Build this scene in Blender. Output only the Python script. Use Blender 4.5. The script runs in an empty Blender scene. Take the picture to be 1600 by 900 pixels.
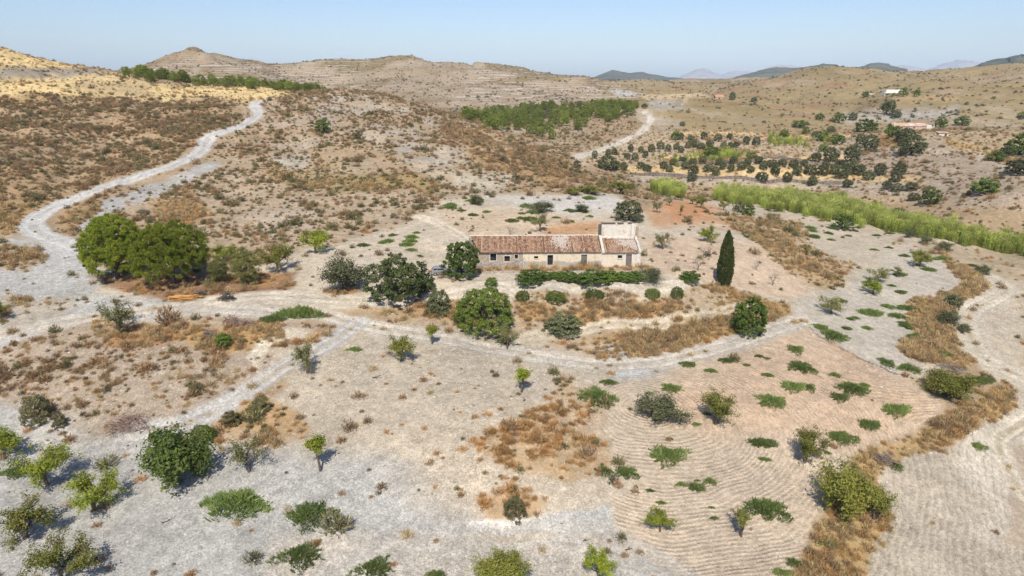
import bpy, math, random
import numpy as np
from mathutils import Vector, Matrix
random.seed(7); RNG = np.random.default_rng(7)
SC = bpy.context.scene
COL = SC.collection
# ------------------------------------------------------------------ camera model (used to read real positions off the survey photo)
F = 1066.0; H = 34.25; TH = math.radians(17.2)
CT, ST = math.cos(TH), math.sin(TH)
def ray(u, v):
    vp = np.asarray(v, float) - 450.0
    return np.asarray(u, float) - 800.0, F*CT - vp*ST, -(F*ST + vp*CT)
def proj(x, y, z):
    zc = y*CT - (z-H)*ST
    zc = np.maximum(zc, 1e-3)
    return 800 + F*x/zc, 450 + F*(-y*ST - (z-H)*CT)/zc, zc
def lerp(a, b, t): return a + (b-a)*t
def sstep(a, b, x):
    t = np.clip((x-a)/(b-a), 0, 1); return t*t*(3-2*t)
# ------------------------------------------------------------------ value noise
def _hash(ix, iy, seed):
    h = (ix.astype(np.int64)*374761393 + iy.astype(np.int64)*668265263 + seed*974711) & 0xFFFFFFFF
    h = ((h ^ (h >> 13))*1274126177) & 0xFFFFFFFF
    h = ((h ^ (h >> 16))*2246822519) & 0xFFFFFFFF
    return ((h ^ (h >> 15)) & 0xFFFF)/32767.5 - 1.0
def vnoise(x, y, seed=0):
    x0 = np.floor(x); y0 = np.floor(y); fx = x-x0; fy = y-y0
    fx = fx*fx*(3-2*fx); fy = fy*fy*(3-2*fy)
    a = _hash(x0, y0, seed); b = _hash(x0+1, y0, seed); c = _hash(x0, y0+1, seed); d = _hash(x0+1, y0+1, seed)
    return lerp(lerp(a, b, fx), lerp(c, d, fx), fy)
def fbm(x, y, o=4, seed=0):
    s = 0; a = 1.0; n = 0
    for k in range(o):
        s = s + a*vnoise(x*2**k+17.3*k, y*2**k-9.1*k, seed+k*13); n += a; a *= .5
    return s/n
# ------------------------------------------------------------------ terrain control points: (u, v, height) or (u, v, 'Y', distance)
Zp = [  # foreground
 (-250,900,-8.8),(0,900,-8.8),(200,900,-8.8),(400,900,-8.6),(600,900,-8.5),(800,900,-8.8),(1000,900,-9),(1200,900,-9.2),(1400,900,-10.5),(1600,900,-12.5),(1850,900,-12.5),
 (-250,800,-8.4),(0,800,-8.2),(200,800,-8.2),(400,800,-8),(600,790,-7.7),(640,818,-8.3),(800,832,-8.6),(800,800,-7.4),(860,780,-7),(1000,800,-8),(1200,800,-8.2),(1340,800,-9.3),(1420,800,-11),(1600,800,-12.5),(1850,800,-12.5),
 (-250,700,-8),(0,700,-7.7),(100,680,-7.5),(200,690,-7.3),(300,700,-7),(400,700,-6.4),(500,700,-6),(600,700,-5.5),(750,700,-4.9),(860,720,-5.5),(1000,700,-6.4),(1200,700,-7),(1320,700,-7.8),(1400,690,-9.6),(1600,700,-12),
 (-250,640,-7.4),(0,640,-7),(100,640,-6.3),(200,600,-4.6),(300,620,-5),(330,650,-6.2),(420,600,-5),(500,620,-5),
 (600,600,-4.4),(700,600,-4.2),(800,600,-4.5),(900,600,-5),(1000,600,-5.2),(1200,600,-5.5),(1320,600,-6.3),(1420,600,-7.3),(1500,610,-9),(1600,600,-11),
 (1520,650,-9),(1560,660,-11.6),(1450,700,-9.8),
 (-250,540,-5),(0,540,-4.2),(100,540,-3.8),(200,530,-2.9),(300,520,-2.4),(400,540,-2.8),
 (500,540,-2.9),(650,540,-3.4),(800,560,-4.4),(1000,570,-5),(1150,540,-4.6),(1250,515,-4.6),(1320,540,-6.2),(1400,560,-7.4),(1450,540,-8.4),(1530,540,-9.8),(1600,540,-10.5),
 (850,520,-3.9),(1000,510,-3.9),(1150,488,-3.3),(700,515,-3.2),(620,505,-2.6),
 (760,452,-.2),(850,449,0),(950,449,0),(1060,448,-.1),(780,500,-3.2),(900,500,-3.5),(1040,496,-3.5),(1110,470,-2.6),(1100,440,-1),
 (500,480,-1.4),(400,480,-1.2),(300,470,-1.2),(200,480,-1.9),(100,500,-2.8),(0,500,-3.2),(-250,500,-3.6),
 (-250,430,-1.5),(0,430,-1.7),(100,430,-1.2),(250,445,-.8),(400,430,-.4),(500,430,-.1),(600,440,0),(700,430,0),(800,430,0),(900,430,0),(1000,430,0),(1030,415,0),
 (740,360,1.3),(850,356,1.3),(950,352,1.2),(700,350,2),(600,370,1.3),(800,320,2.4),(900,320,2),(960,315,1.4),(660,325,3),
 (1060,390,0),(1100,405,-.6),(1150,420,-1.8),(1150,450,-2.8),(1210,450,-4),(1260,450,-5.2),(1330,460,-6.6),(1400,450,-7.4),(1500,450,-9),(1600,450,-9.5),(1850,450,-9.5),
 (1100,345,-.6),(1040,330,0),(1180,380,-2.2),(1250,405,-4),(1310,440,-6),(1300,380,-6.4),(1400,380,-7.4),(1500,400,-8.2),(1600,400,-8.8),
 (1120,320,-3.5),(1200,325,-6.3),(1300,345,-7.3),(1080,303,-6),(1000,300,-4),
 (1050,302,-7.6),(1120,304,-8),(1200,312,-8.4),(1400,352,-9),(1600,392,-9.5),(1850,430,-9.8),
 (1100,283,-5.5),(1200,288,-5.5),(1400,312,-5.5),(1600,345,-5),(1850,380,-5),
 (1000,272,-3.4),(1200,276,-3),(1400,284,-2.6),(1500,292,-.5),(1600,300,1),(1850,300,2),
 (1000,245,-.8),(1200,248,.6),(1340,246,1.4),(1450,232,6),(1440,212,9.5),(1540,230,7),(1500,260,3),(1600,250,4),(1850,240,6),
 (0,400,-.6),(60,352,1),(100,385,-.3),(-250,380,0),(0,330,2.6),(0,300,5.2),(-250,330,2.2),
]
Yp = [
 (0,250,205),(0,200,255),(0,150,315),(0,128,350),(0,108,380),(0,75,440),(-250,250,205),(-250,150,330),(-250,50,450),(-250,400,140),
 (100,300,185),(200,283,195),(150,250,222),(100,200,262),(200,200,270),(250,258,214),(312,235,232),(330,212,255),(385,190,290),(403,165,325),
 (300,170,312),(200,150,335),(140,105,440),(60,95,440),(180,124,400),(260,140,375),(330,150,355),(430,136,415),(300,133,420),(490,139,420),(230,122,430),
 (300,330,168),(400,350,156),(500,350,155),(600,345,158),(700,312,180),
 (400,280,205),(500,280,205),(600,280,205),(700,280,206),(800,285,206),(900,292,205),
 (420,220,262),(500,200,282),(600,200,290),(700,220,272),(800,248,245),
 (480,143,405),(560,142,412),(620,156,392),(700,182,362),(760,214,330),(830,240,290),(900,268,255),(950,285,240),
 (830,222,345),(870,212,370),(950,165,560),(900,165,550),(730,184,470),(800,195,420),(960,190,440),(900,240,300),(1000,205,410),(1015,180,500),
 (1100,200,440),(1200,205,440),(1300,205,430),(1380,205,420),(1100,225,360),(1250,225,360),
 (1050,160,760),(1050,145,950),(1150,160,720),(1180,180,560),(1280,160,700),(1380,153,640),(1420,150,640),(1500,160,620),(1600,160,600),(1500,200,440),(1600,200,420),(1850,200,420),(1850,150,600),
 (1300,107,1000),(1260,108,1000),(1200,128,950),(1240,118,980),(1350,106,1020),(1400,114,1050),(1450,111,1150),(1500,109,1150),(1560,104,1100),(1600,98,1100),(1850,85,1100),(1300,130,850),(1400,130,850),(1500,130,900),(1600,125,860),
 (1150,133,1050),(1100,131,1100),(1040,121,1250),(1000,124,1300),(1080,127,1250),
 (600,170,660),(750,168,690),(500,155,700),(650,150,780),(800,150,800),(900,150,850),(600,122,1000),(500,125,1000),(700,125,1020),(800,122,1050),(900,130,1050),(300,120,900),
 (640,84,1250),(600,88,1250),(560,93,1240),(540,95,1240),(500,94,1230),(460,103,1220),(430,103,1220),(390,93,1210),(370,91,1205),(340,86,1200),(322,80.5,1195),(305,77,1190),(288,81,1190),(262,91,1190),(245,98,1195),(228,106,1200),(180,118,1200),(680,92,1250),(720,98,1260),(760,96,1260),(800,100,1260),(850,103,1260),(900,112,1270),(930,118,1280),(960,124,1280),
 (100,118,1250),(0,115,1250),(-250,110,1250),
]
# hollows behind crests and the far plain: (lateral ratio x/y, y, z)
Wp = [(-1.0,22,-9),(-.5,22,-9),(0,22,-9),(.5,22,-11),(1.0,22,-12.5),(-1.25,40,-9),(1.25,40,-12.5),
 (-.30,520,14),(-.2,540,10),(-.1,560,6),(-.02,480,4),(-.45,520,24),(-.6,560,34),(-.7,700,34),(-.5,760,18),(-.36,650,14),(-.2,1700,44),(-.45,1600,50),(0,1700,50),(.3,1600,30),(.5,1500,30),(.7,1500,30),(-.75,1600,40),
 (.15,1700,22),(-.7,3000,20),(-.3,3000,20),(0,3000,20),(.3,3000,20),(.7,3000,20),(-.7,12000,20),(-.3,12000,20),(0,12000,20),(.3,12000,20),(.7,12000,20),(1.2,3000,20),(-1.2,3000,20),(1.2,12000,20),(-1.2,12000,20),(1.2,1000,50),(-1.2,1000,50),(1.2,300,4),(-1.2,300,16),(1.2,120,-10),(-1.2,120,-2)]
pa, py, pz = [], [], []
for u, v, z in Zp:
    a, b, c = ray(u, v); Y = (z-H)*b/c
    pa.append(a/b); py.append(Y); pz.append(z)
for u, v, Y in Yp:
    a, b, c = ray(u, v)
    pa.append(a/b); py.append(Y); pz.append(H + Y*c/b)
for a, Y, z in Wp: pa.append(a); py.append(Y); pz.append(z)
pa = np.array(pa); py = np.array(py); pz = np.array(pz)
KA = 1.7
def feat(a, Y): return np.stack([np.asarray(a)*KA, np.log(Y)], -1)
P = feat(pa, py)
# heights are interpolated relative to a mean trend that grows with distance
def zs(Y): return 1.0 + (np.asarray(Y)/120.0)
C2 = .05**2
def kern(A, B): return np.sqrt(((A[:, None, :]-B[None, :, :])**2).sum(-1) + C2)
Kmat = kern(P, P); n = len(P)
Am = np.zeros((n+3, n+3)); Am[:n, :n] = Kmat - 2e-4*np.eye(n)*-1
Am[:n, n] = 1; Am[:n, n+1:] = P; Am[n, :n] = 1; Am[n+1:, :n] = P.T
W = np.linalg.solve(Am, np.concatenate([pz/zs(py), [0, 0, 0]]))
def rbf(a, Y):
    q = feat(a.ravel(), Y.ravel()); out = np.empty(len(q))
    for i in range(0, len(q), 20000):
        k = kern(q[i:i+20000], P); out[i:i+20000] = k @ W[:n] + W[n] + q[i:i+20000] @ W[n+1:]
    return (out*zs(Y.ravel())).reshape(np.shape(a))
# ------------------------------------------------------------------ polar grid
NA = 760
AZ = np.linspace(-1.28, 1.28, NA)
vv = np.arange(1240, 158, -1.6)
Yn = []
for v in vv:
    a, b, c = ray(800, v); Yn.append((-5-H)*b/c)
Yn = np.array(Yn); Yn = Yn[Yn < 620]
Yf = np.exp(np.linspace(math.log(Yn[-1]), math.log(13500), 260))[1:]
YR = np.concatenate([Yn, Yf]); NY = len(YR)
GA, GY = np.meshgrid(AZ, YR)
GX = GA*GY
GZ = rbf(GA, GY)
# house frame
a, b, c = ray(735, 417.5); Yh = -H*b/c/1.0*1.0
HX0, HY0 = a/b*(H*b/-c), H*b/-c
HROT = math.radians(1.2)
def to_house(x, y):
    dx, dy = x-HX0, y-HY0; cr, sr = math.cos(HROT), math.sin(HROT)
    return dx*cr+dy*sr, -dx*sr+dy*cr
def from_house(lx, ly):
    cr, sr = math.cos(HROT), math.sin(HROT)
    return HX0+lx*cr-ly*sr, HY0+lx*sr+ly*cr
lx, ly = to_house(GX, GY)
def boxmask(lx, ly, x0, x1, y0, y1, f):
    dx = np.maximum(np.maximum(x0-lx, lx-x1), 0); dy = np.maximum(np.maximum(y0-ly, ly-y1), 0)
    return 1 - sstep(0, f, np.hypot(dx, dy))
PADM = boxmask(lx, ly, -9, 36, -8, 10.5, 3.5)
# natural relief
sc = np.clip((GY-60)/500, 0, 1)
rel = fbm(GX/38, GY/38, 4, 3)*(.25 + 3.6*np.clip((GY-170)/900, 0, 1)**1.0)
rel += np.minimum(fbm(GX/190, GY/190, 4, 8)-.3, .2)*16*np.clip((GY-520)/900, 0, 1)*np.clip((2600-GY)/800, 0, 1)
rel += fbm(GX/5, GY/5, 3, 21)*.16*np.clip((420-GY)/300, 0, 1)
rm_ = np.clip((GY-430)/120, 0, 1)*np.clip((930-GY)/120, 0, 1)*np.clip((GA-.10)/.12, 0, 1)
rel += ((1-np.abs(fbm(GX/130+.3*fbm(GX/70, GY/70, 2, 4), GY/190, 3, 48)))-.72)*30*rm_
# erosion gullies running down the far hills
gul = 1-np.abs(fbm(GX/120+.4*fbm(GX/60, GY/60, 2, 5), GY/260, 3, 40))
rel -= sstep(.72, 1, gul)*7*np.clip((GY-600)/500, 0, 1)*np.clip((2600-GY)/800, 0, 1)
hillm = np.clip((GY-150)/60, 0, 1)*np.clip((560-GY)/80, 0, 1)*np.clip((GZ-1.5)/5, 0, 1)
G2 = sstep(.80, 1.0, 1-np.abs(fbm(GX/30+.5*fbm(GX/18, GY/18, 2, 15), GY/75, 3, 44)))*hillm
rel += fbm(GX/26, GY/34, 3, 46)*1.3*hillm - G2*1.9
GZ = GZ + rel*(1-PADM)
GZ = lerp(GZ, 0.0 - .02, PADM*.999)
def hz(x, y):
    x = np.asarray(x, float); y = np.asarray(y, float); sh = x.shape
    x = x.ravel(); y = y.ravel()
    fa = np.clip((x/y-AZ[0])/(AZ[1]-AZ[0]), 0, NA-1.001); i = fa.astype(int); fa = fa-i
    j = np.clip(np.searchsorted(YR, y)-1, 0, NY-2); fy = np.clip((y-YR[j])/(YR[j+1]-YR[j]), 0, 1)
    r = lerp(lerp(GZ[j, i], GZ[j, i+1], fa), lerp(GZ[j+1, i], GZ[j+1, i+1], fa), fy)
    return r.reshape(sh)
def ground_at(u, v, ymin=15.0):
    """first point of the terrain along the sight line through the survey pixel"""
    a, b, c = (float(t) for t in ray(u, v)); az = a/b; sl = c/b
    fa = min(max((az-AZ[0])/(AZ[1]-AZ[0]), 0), NA-1.001); i = int(fa); f = fa-i
    prof = lerp(GZ[:, i], GZ[:, i+1], f); d = (H + YR*sl) - prof
    hit = np.where((d <= 0) & (YR > ymin))[0]
    if len(hit) == 0:
        return np.array([az*1200, 1200, 30.])
    k = hit[0]
    if k > 0 and d[k-1] > 0:
        t = d[k-1]/(d[k-1]-d[k]); Y = lerp(YR[k-1], YR[k], t)
    else: Y = YR[k]
    return np.array([az*Y, Y, float(hz(az*Y, Y))])
def ppm(p): return F/float(p[1]*CT - (p[2]-H)*ST)
# ------------------------------------------------------------------ soils and ground cover, mapped over the terrain
GU, GV, GZC = proj(GX, GY, GZ)
JU = fbm(GX/6, GY/6, 3, 51); JV = fbm(GX/6+31, GY/6-7, 3, 52)
BIGN = fbm(GX/22, GY/22, 4, 60); MIDN = fbm(GX/5.5, GY/5.5, 3, 61); FARN = fbm(GX/70, GY/70, 4, 62); SMALLN = fbm(GX/1.6, GY/1.6, 3, 63)
shape = GX.shape
COLR = np.zeros(shape+(3,)); GRIT = np.full(shape, .5); MOTT = np.full(shape, .6); FUR = np.zeros(shape); PHA = np.zeros(shape); TERR = np.zeros(shape)
DS = np.zeros(shape)     # scrub bushes per square metre
DG = np.zeros(shape)     # dry grass tufts per square metre
DR = np.zeros(shape)     # loose stones
PAL = np.zeros(shape)    # 0 rust .. 1 olive bushes
ZONE = np.zeros(shape, np.int8)   # 0 ground 1 road 2 field 3 yard
def pmask(poly, feather=6, jit=5, y0=0, y1=1e9):
    P_ = np.array(poly, float); m = np.zeros(shape)
    if feather > 4: feather, jit = feather*1.7, jit*1.6
    pad = feather+jit*2
    sel = (GU > P_[:, 0].min()-pad) & (GU < P_[:, 0].max()+pad) & (GV > P_[:, 1].min()-pad) & (GV < P_[:, 1].max()+pad) & (GY > y0) & (GY < y1)
    if not sel.any(): return m
    u = GU[sel]+JU[sel]*jit*1.6; v = GV[sel]+JV[sel]*jit
    ins = np.zeros(len(u), bool); d2 = np.full(len(u), 1e9)
    for i in range(len(P_)):
        x1, y1_ = P_[i]; x2, y2_ = P_[(i+1) % len(P_)]
        if y1_ != y2_:
            c_ = ((y1_ > v) != (y2_ > v)) & (u < (x2-x1)*(v-y1_)/(y2_-y1_)+x1); ins ^= c_
        ex, ey = x2-x1, y2_-y1_; t = np.clip(((u-x1)*ex+(v-y1_)*ey)/(ex*ex+ey*ey+1e-9), 0, 1)
        d2 = np.minimum(d2, (u-x1-t*ex)**2+(v-y1_-t*ey)**2)
    sd = np.where(ins, 1, -1)*np.sqrt(d2)
    m[sel] = sstep(-feather/2, feather/2, sd)
    return m
def smooth_line(pts, k=8):
    p = np.array(pts, float); out = []
    q = np.vstack([2*p[0]-p[1], p, 2*p[-1]-p[-2]])
    for i in range(1, len(q)-2):
        for t in np.linspace(0, 1, k, endpoint=False):
            out.append(.5*((2*q[i])+(-q[i-1]+q[i+1])*t+(2*q[i-1]-5*q[i]+4*q[i+1]-q[i+2])*t*t+(-q[i-1]+3*q[i]-3*q[i+1]+q[i+2])*t**3))
    out.append(p[-1]); return np.array(out)
def track(pix, k=6):
    return smooth_line([ground_at(u, v)[:2] for u, v in pix], k)
def line_dist(line, pad=9):
    """signed-less distance of terrain vertices to a ground polyline"""
    d = np.full(shape, 1e3)
    sel = (GX > line[:, 0].min()-pad) & (GX < line[:, 0].max()+pad) & (GY > line[:, 1].min()-pad) & (GY < line[:, 1].max()+pad)
    x = GX[sel]; y = GY[sel]; b2 = np.full(len(x), 1e6); sg = np.zeros(len(x))
    for i in range(len(line)-1):
        x1, y1 = line[i]; ex, ey = line[i+1]-line[i]; L = ex*ex+ey*ey+1e-9
        t = np.clip(((x-x1)*ex+(y-y1)*ey)/L, 0, 1); q = (x-x1-t*ex)**2+(y-y1-t*ey)**2
        s_ = np.sign(ex*(y-y1)-ey*(x-x1)); nearer = q < b2
        sg = np.where(nearer, s_, sg); b2 = np.minimum(b2, q)
    d[sel] = np.sqrt(b2); D2 = np.zeros(shape); D2[sel] = sg
    return d, D2
def put(m, col=None, grit=None, mott=None, scr=None, grass=None, pal=None, stones=None, zone=None, fur=None, var=.06):
    global COLR, GRIT, MOTT, DS, DG, PAL, DR, FUR
    if col is not None:
        c_ = np.array(col)*(1+var*(BIGN+MIDN*.7)[..., None]); COLR = lerp(COLR, c_, m[..., None])
    if grit is not None: GRIT = lerp(GRIT, grit, m)
    if mott is not None: MOTT = lerp(MOTT, mott, m)
    if scr is not None: DS = lerp(DS, scr, m)
    if grass is not None: DG = lerp(DG, grass, m)
    if pal is not None: PAL = lerp(PAL, pal, m)
    if stones is not None: DR = lerp(DR, stones, m)
    if fur is not None: FUR = lerp(FUR, fur, m)
    if zone is not None: ZONE[m > .5] = zone
ONE = np.ones(shape)
CLN = sstep(-.35, .25, fbm(GX/3.5, GY/3.5, 3, 97)+.5*BIGN)
GREY = (.36,.36,.37); CREAM = (.50,.455,.395); BEIGE = (.40,.345,.285); PINK = (.47,.35,.26); RED = (.42,.23,.125)
BROWN = (.25,.175,.105); RUST = (.345,.25,.155); GOLD = (.47,.33,.135); STRAW = (.36,.235,.10); SLATE = (.27,.265,.275); WHITE = (.60,.575,.54)
# everything: brown scrubland
put(ONE, (.33,.25,.17), .5, .65, .22, 0, .4, 0)
# far hills: pale terraces on brown slopes
far = sstep(470, 640, GY)
put(far, (.33,.265,.195), .3, .7, .012, 0, .5, 0)
put(far*sstep(.0, .35, FARN), (.31,.255,.19), var=.1)
put(far*sstep(.1, .4, fbm(GX/45, GY/90, 3, 71)), (.23,.17,.105))
put(far*sstep(.05, .3, fbm(GX/110, GY/150, 4, 74)), (.21,.165,.085), var=.1)
put(far*sstep(.15, .4, fbm(GX/60+9, GY/90, 4, 75)), (.36,.30,.235), var=.1)
TERR = far*sstep(-.25, .2, fbm(GX/160, GY/160, 3, 77))*(GU < 1010)
put(pmask([(940,125),(1200,130),(1260,106),(1650,90),(1650,205),(1000,205)], 14, 6, 380), (.285,.225,.125), .25, .6, .012, pal=.6)
fr_ = sstep(380, 520, GY)*(GU > 950)
put(fr_*sstep(.0, .3, fbm(GX/80, GY/120, 4, 171))*.8, (.21,.17,.085)); put(fr_*sstep(.12, .36, fbm(GX/50, GY/70, 4, 172))*.8, (.34,.27,.19)); put(fr_*sstep(.2, .4, fbm(GX/35, GY/50, 4, 173))*.7, (.27,.165,.10))
put(pmask([(1000,148),(1100,146),(1110,152),(1010,156)], 3, 2, 600), (.50,.40,.26)); put(pmask([(948,140),(985,143),(1000,150),(965,150)], 3, 2, 500), (.44,.44,.45))
put(pmask([(1015,158),(1075,155),(1065,170),(1020,170)], 4, 3, 420), (.33,.33,.34), mott=1)
put(pmask([(1350,172),(1500,168),(1495,182),(1420,190),(1370,190)], 6, 4, 350), (.33,.32,.31), mott=1, scr=.05)
put(pmask([(1310,178),(1360,175),(1375,190),(1320,195)], 6, 4, 350), (.38,.35,.31), mott=.8)
put(pmask([(1390,149),(1470,147),(1490,158),(1400,160)], 5, 3, 450), (.37,.28,.16))
# left mountain-side
put(pmask([(-300,40),(0,70),(150,106),(60,106),(-300,108)], 5, 3, 300, 520), (.62,.48,.25), .3, .3, .03, .05, .4)
put(pmask([(-300,104),(60,106),(150,108),(180,122),(150,130),(60,131),(-300,132)], 6, 4, 280, 520), (.27,.245,.22), .6, .7, .06)
put(pmask([(-300,128),(100,121),(180,114),(260,133),(420,131),(495,136),(470,150),(392,162),(330,154),(250,160),(150,162),(100,150),(-300,153)], 7, 5, 270, 520), (.62,.485,.26), .3, .3, .035, .05, .4)
put(pmask([(130,122),(230,128),(250,150),(180,152),(110,140)], 10, 8, 270, 500)*.5, (.33,.27,.2))
put(pmask([(-300,152),(110,150),(330,158),(392,172),(385,185),(330,207),(312,235),(245,262),(150,292),(80,318),(-300,350)], 8, 6, 130, 420), RUST, .4, .9, .80, 0, .30)
put(pmask([(-300,150),(80,150),(60,162),(-300,168)], 8, 6, 200, 420)*.7, (.38,.27,.12))
put(pmask([(-300,315),(60,320),(40,350),(20,372),(-300,392)], 6, 5, 110, 200), (.35,.25,.14), .4, .6, .2, .6, .3)
# central hill, its crest and slopes
put(pmask([(412,160),(480,138),(600,136),(720,178),(860,245),(960,290),(900,305),(760,300),(640,300),(330,255),(330,215),(400,190)], 8, 5, 150, 430), (.37,.285,.20), .45, .6, .42, 0, .3)
put(pmask([(500,150),(600,155),(690,185),(700,200),(640,215),(560,200),(520,205),(490,185)], 14, 10, 150, 430)*sstep(-.3,.2,MIDN+BIGN), (.36,.335,.31), .7, .6, .17)
put(pmask([(590,215),(690,215),(730,240),(720,262),(640,255),(600,240)], 14, 10, 150, 430)*sstep(-.2,.3,MIDN+BIGN), (.37,.345,.315), .7, .6, .15)
put(pmask([(420,245),(480,240),(490,258),(440,270)], 8, 6, 150, 400), (.40,.375,.34), .6, .6, .12)
put(pmask([(430,262),(560,262),(680,285),(690,300),(520,296),(420,285)], 10, 8, 140, 300), (.31,.235,.10), .3, .7, .4, .25, .75)
put(pmask([(700,190),(800,215),(860,245),(930,280),(860,290),(760,262),(690,225)], 10, 7, 150, 400), (.35,.24,.13), .3, .6, .42, .1, .15)
put(pmask([(690,268),(790,270),(810,292),(720,298)], 8, 6, 140, 300), (.44,.40,.34), .6, .6, .2, 0, .4)
# lower slope: pale soil with many small dark bushes
put(pmask([(330,258),(430,282),(520,300),(680,302),(760,304),(700,312),(650,342),(560,372),(470,392),(340,392),(250,350),(140,360),(180,318),(300,275)], 8, 6, 120, 230), (.385,.31,.235), .7, .6, .38, .05, .55)
put(pmask([(380,330),(480,320),(500,350),(400,375)], 16, 10, 120, 230)*.7, (.42,.37,.32), .8, .4, .3)
put(pmask([(240,315),(300,300),(330,335),(300,352),(240,345)], 9, 6, 120, 220), (.34,.23,.12), .3, .5, .3, .6, .2)
put(pmask([(90,360),(160,315),(250,285),(330,252),(345,258),(260,300),(180,330),(120,372)], 5, 3, 120, 260), (.35,.36,.38), .7, .3, .06)
put(pmask([(100,335),(135,312),(160,318),(130,350),(118,372),(95,362)], 5, 4, 120, 220), (.34,.25,.15), .4, .5, .3, .5)
# right: valley floor, terraces
put(pmask([(1000,205),(1650,200),(1650,330),(1000,300)], 10, 5, 195, 420), (.37,.29,.20), .4, .6, .10, .05, .5)
put(pmask([(890,240),(1010,205),(1200,205),(1330,215),(1330,250),(1200,256),(1000,256),(910,262)], 8, 6, 200, 420), (.43,.355,.265), .5, .4, .05, .06, .5)
put(pmask([(1030,252),(1110,232),(1180,240),(1160,252),(1070,258)], 6, 5, 200, 420), (.32,.28,.13), .3, .5, .05, .7, 1)
put(pmask([(1130,236),(1340,250),(1335,258),(1190,252)], 4, 3, 200, 420), (.25,.17,.11))
for poly in ([(975,259),(1180,262),(1330,265),(1440,274),(1438,284),(1300,280),(1180,276),(980,271)], [(1190,211),(1330,210),(1330,217),(1190,218)], [(1050,206),(1190,205),(1190,210),(1050,212)], [(1035,243),(1190,240),(1190,246),(1035,249)], [(1195,244),(1320,243),(1320,249),(1195,250)]):
    put(pmask(poly, 3, 1.5, 200, 430), (.58,.44,.25), .3, .3, .0, .10)
put(pmask([(985,272),(1180,278),(1420,286),(1420,310),(1180,290),(990,285)], 4, 3, 190, 400), (.40,.345,.29), .8, .9, .1, 0, .5)
put(pmask([(1330,225),(1480,215),(1560,240),(1600,280),(1600,330),(1420,310),(1440,280),(1330,268)], 9, 6, 190, 420), (.335,.28,.23), .8, .9, .22, 0, .3)
put(pmask([(1390,200),(1420,205),(1410,225),(1375,232),(1365,220)], 5, 4, 230, 420), (.34,.20,.09), .3, .3, .05, .4)
put(pmask([(1480,215),(1650,260),(1650,285),(1560,250),(1480,225)], 5, 4, 200, 420), (.42,.29,.12), .3, .5, .1, .5, .3)
put(pmask([(1530,235),(1650,275),(1650,300),(1560,262)], 5, 5, 200, 420)*.8, (.40,.38,.37), .7, .5, .1)
# valley fields on the right (grey-cream gravel)
put(pmask([(1030,310),(1120,312),(1280,330),(1420,360),(1600,405),(1700,430),(1700,1100),(1330,1000),(1340,720),(1400,690),(1570,610),(1520,560),(1400,600),(1250,510),(1240,470),(1320,440),(1190,375),(1100,330)], 8, 5, 30, 290), (.44,.39,.325), .7, .12, .012, 0, .7, .25)
put(pmask([(1400,380),(1650,400),(1650,470),(1560,440),(1480,430),(1440,400)], 9, 6, 100, 230), (.37,.31,.235), .4, .4, .02, .05)
put(pmask([(1560,440),(1650,430),(1650,600),(1590,590),(1600,500)], 9, 6, 60, 200), (.42,.365,.295), .6, .3, .03, .1)
# pale farm ground round the house
put(pmask([(300,470),(430,405),(470,392),(560,372),(650,342),(700,312),(760,303),(960,303),(1005,330),(1060,330),(1190,370),(1330,440),(1240,478),(1150,470),(1060,452),(760,452),(700,475),(560,482),(430,495),(250,500),(0,535),(-300,560),(-300,380),(40,372),(140,400),(200,440)], 7, 5, 90, 230), (.465,.415,.35), .65, .15, .03, 0, .6, .1, 3)
put(pmask([(680,330),(800,325),(930,335),(935,368),(720,368)], 8, 5, 120, 200)*.8, (.50,.40,.305))
put(pmask([(850,352),(935,348),(935,370),(860,370)], 9, 5, 120, 200), (.45,.28,.165))
put(pmask([(760,306),(960,304),(975,330),(900,338),(820,322)], 9, 5, 120, 220), (.47,.46,.45), .9, .2, .02)
put(pmask([(1010,322),(1060,312),(1120,328),(1190,352),(1150,356),(1090,352),(1020,352)], 8, 5, 120, 240), (.44,.28,.175), .5, .2, .03)
put(pmask([(1040,318),(1075,313),(1130,330),(1090,340),(1050,345)], 8, 4, 120, 240)*.8, (.44,.225,.115))
put(pmask([(1005,375),(1090,370),(1180,385),(1310,440),(1240,470),(1130,445),(1020,420)], 8, 6, 100, 220), (.50,.40,.315), .6, .15, .03)
put(pmask([(1140,345),(1200,345),(1260,385),(1325,420),(1320,445),(1300,470),(1260,445),(1200,400)], 7, 5, 110, 230), (.40,.31,.20), .4, .4, .22, .75, .45)
put(pmask([(1100,332),(1250,345),(1260,380),(1190,360)], 8, 6, 120, 240), (.40,.32,.225), .5, .6, .22, .3, .4)
# grey stony ground left of the yard
put(pmask([(-300,385),(60,375),(130,395),(170,430),(150,460),(300,470),(340,490),(120,505),(0,545),(-300,565)], 9, 6, 80, 200), (.385,.395,.41), .9, .2, .03, 0, .4, .2)
put(pmask([(-300,390),(40,385),(75,410),(40,425),(-300,430)], 7, 5, 80, 200), (.35,.28,.19), .5, .6, .2, .6, .3)
put(pmask([(0,465),(120,462),(135,480),(60,505),(0,520)], 9, 7, 80, 160)*.6, (.36,.31,.24), .7, .5, .15, .35, .3)
put(pmask([(140,432),(330,428),(470,425),(450,450),(400,458),(300,476),(190,455)], 7, 5, 80, 180), (.25,.145,.09), .5, .5, .04, .35, .2)
put(pmask([(450,432),(420,445),(390,450),(400,425)], 5, 4, 80, 180), (.38,.225,.11), .3, .3, .02, .9)
put(pmask([(500,450),(560,448),(555,464),(510,464)], 5, 4, 80, 180), (.34,.165,.08), .4, .3, .02, .9)
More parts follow.
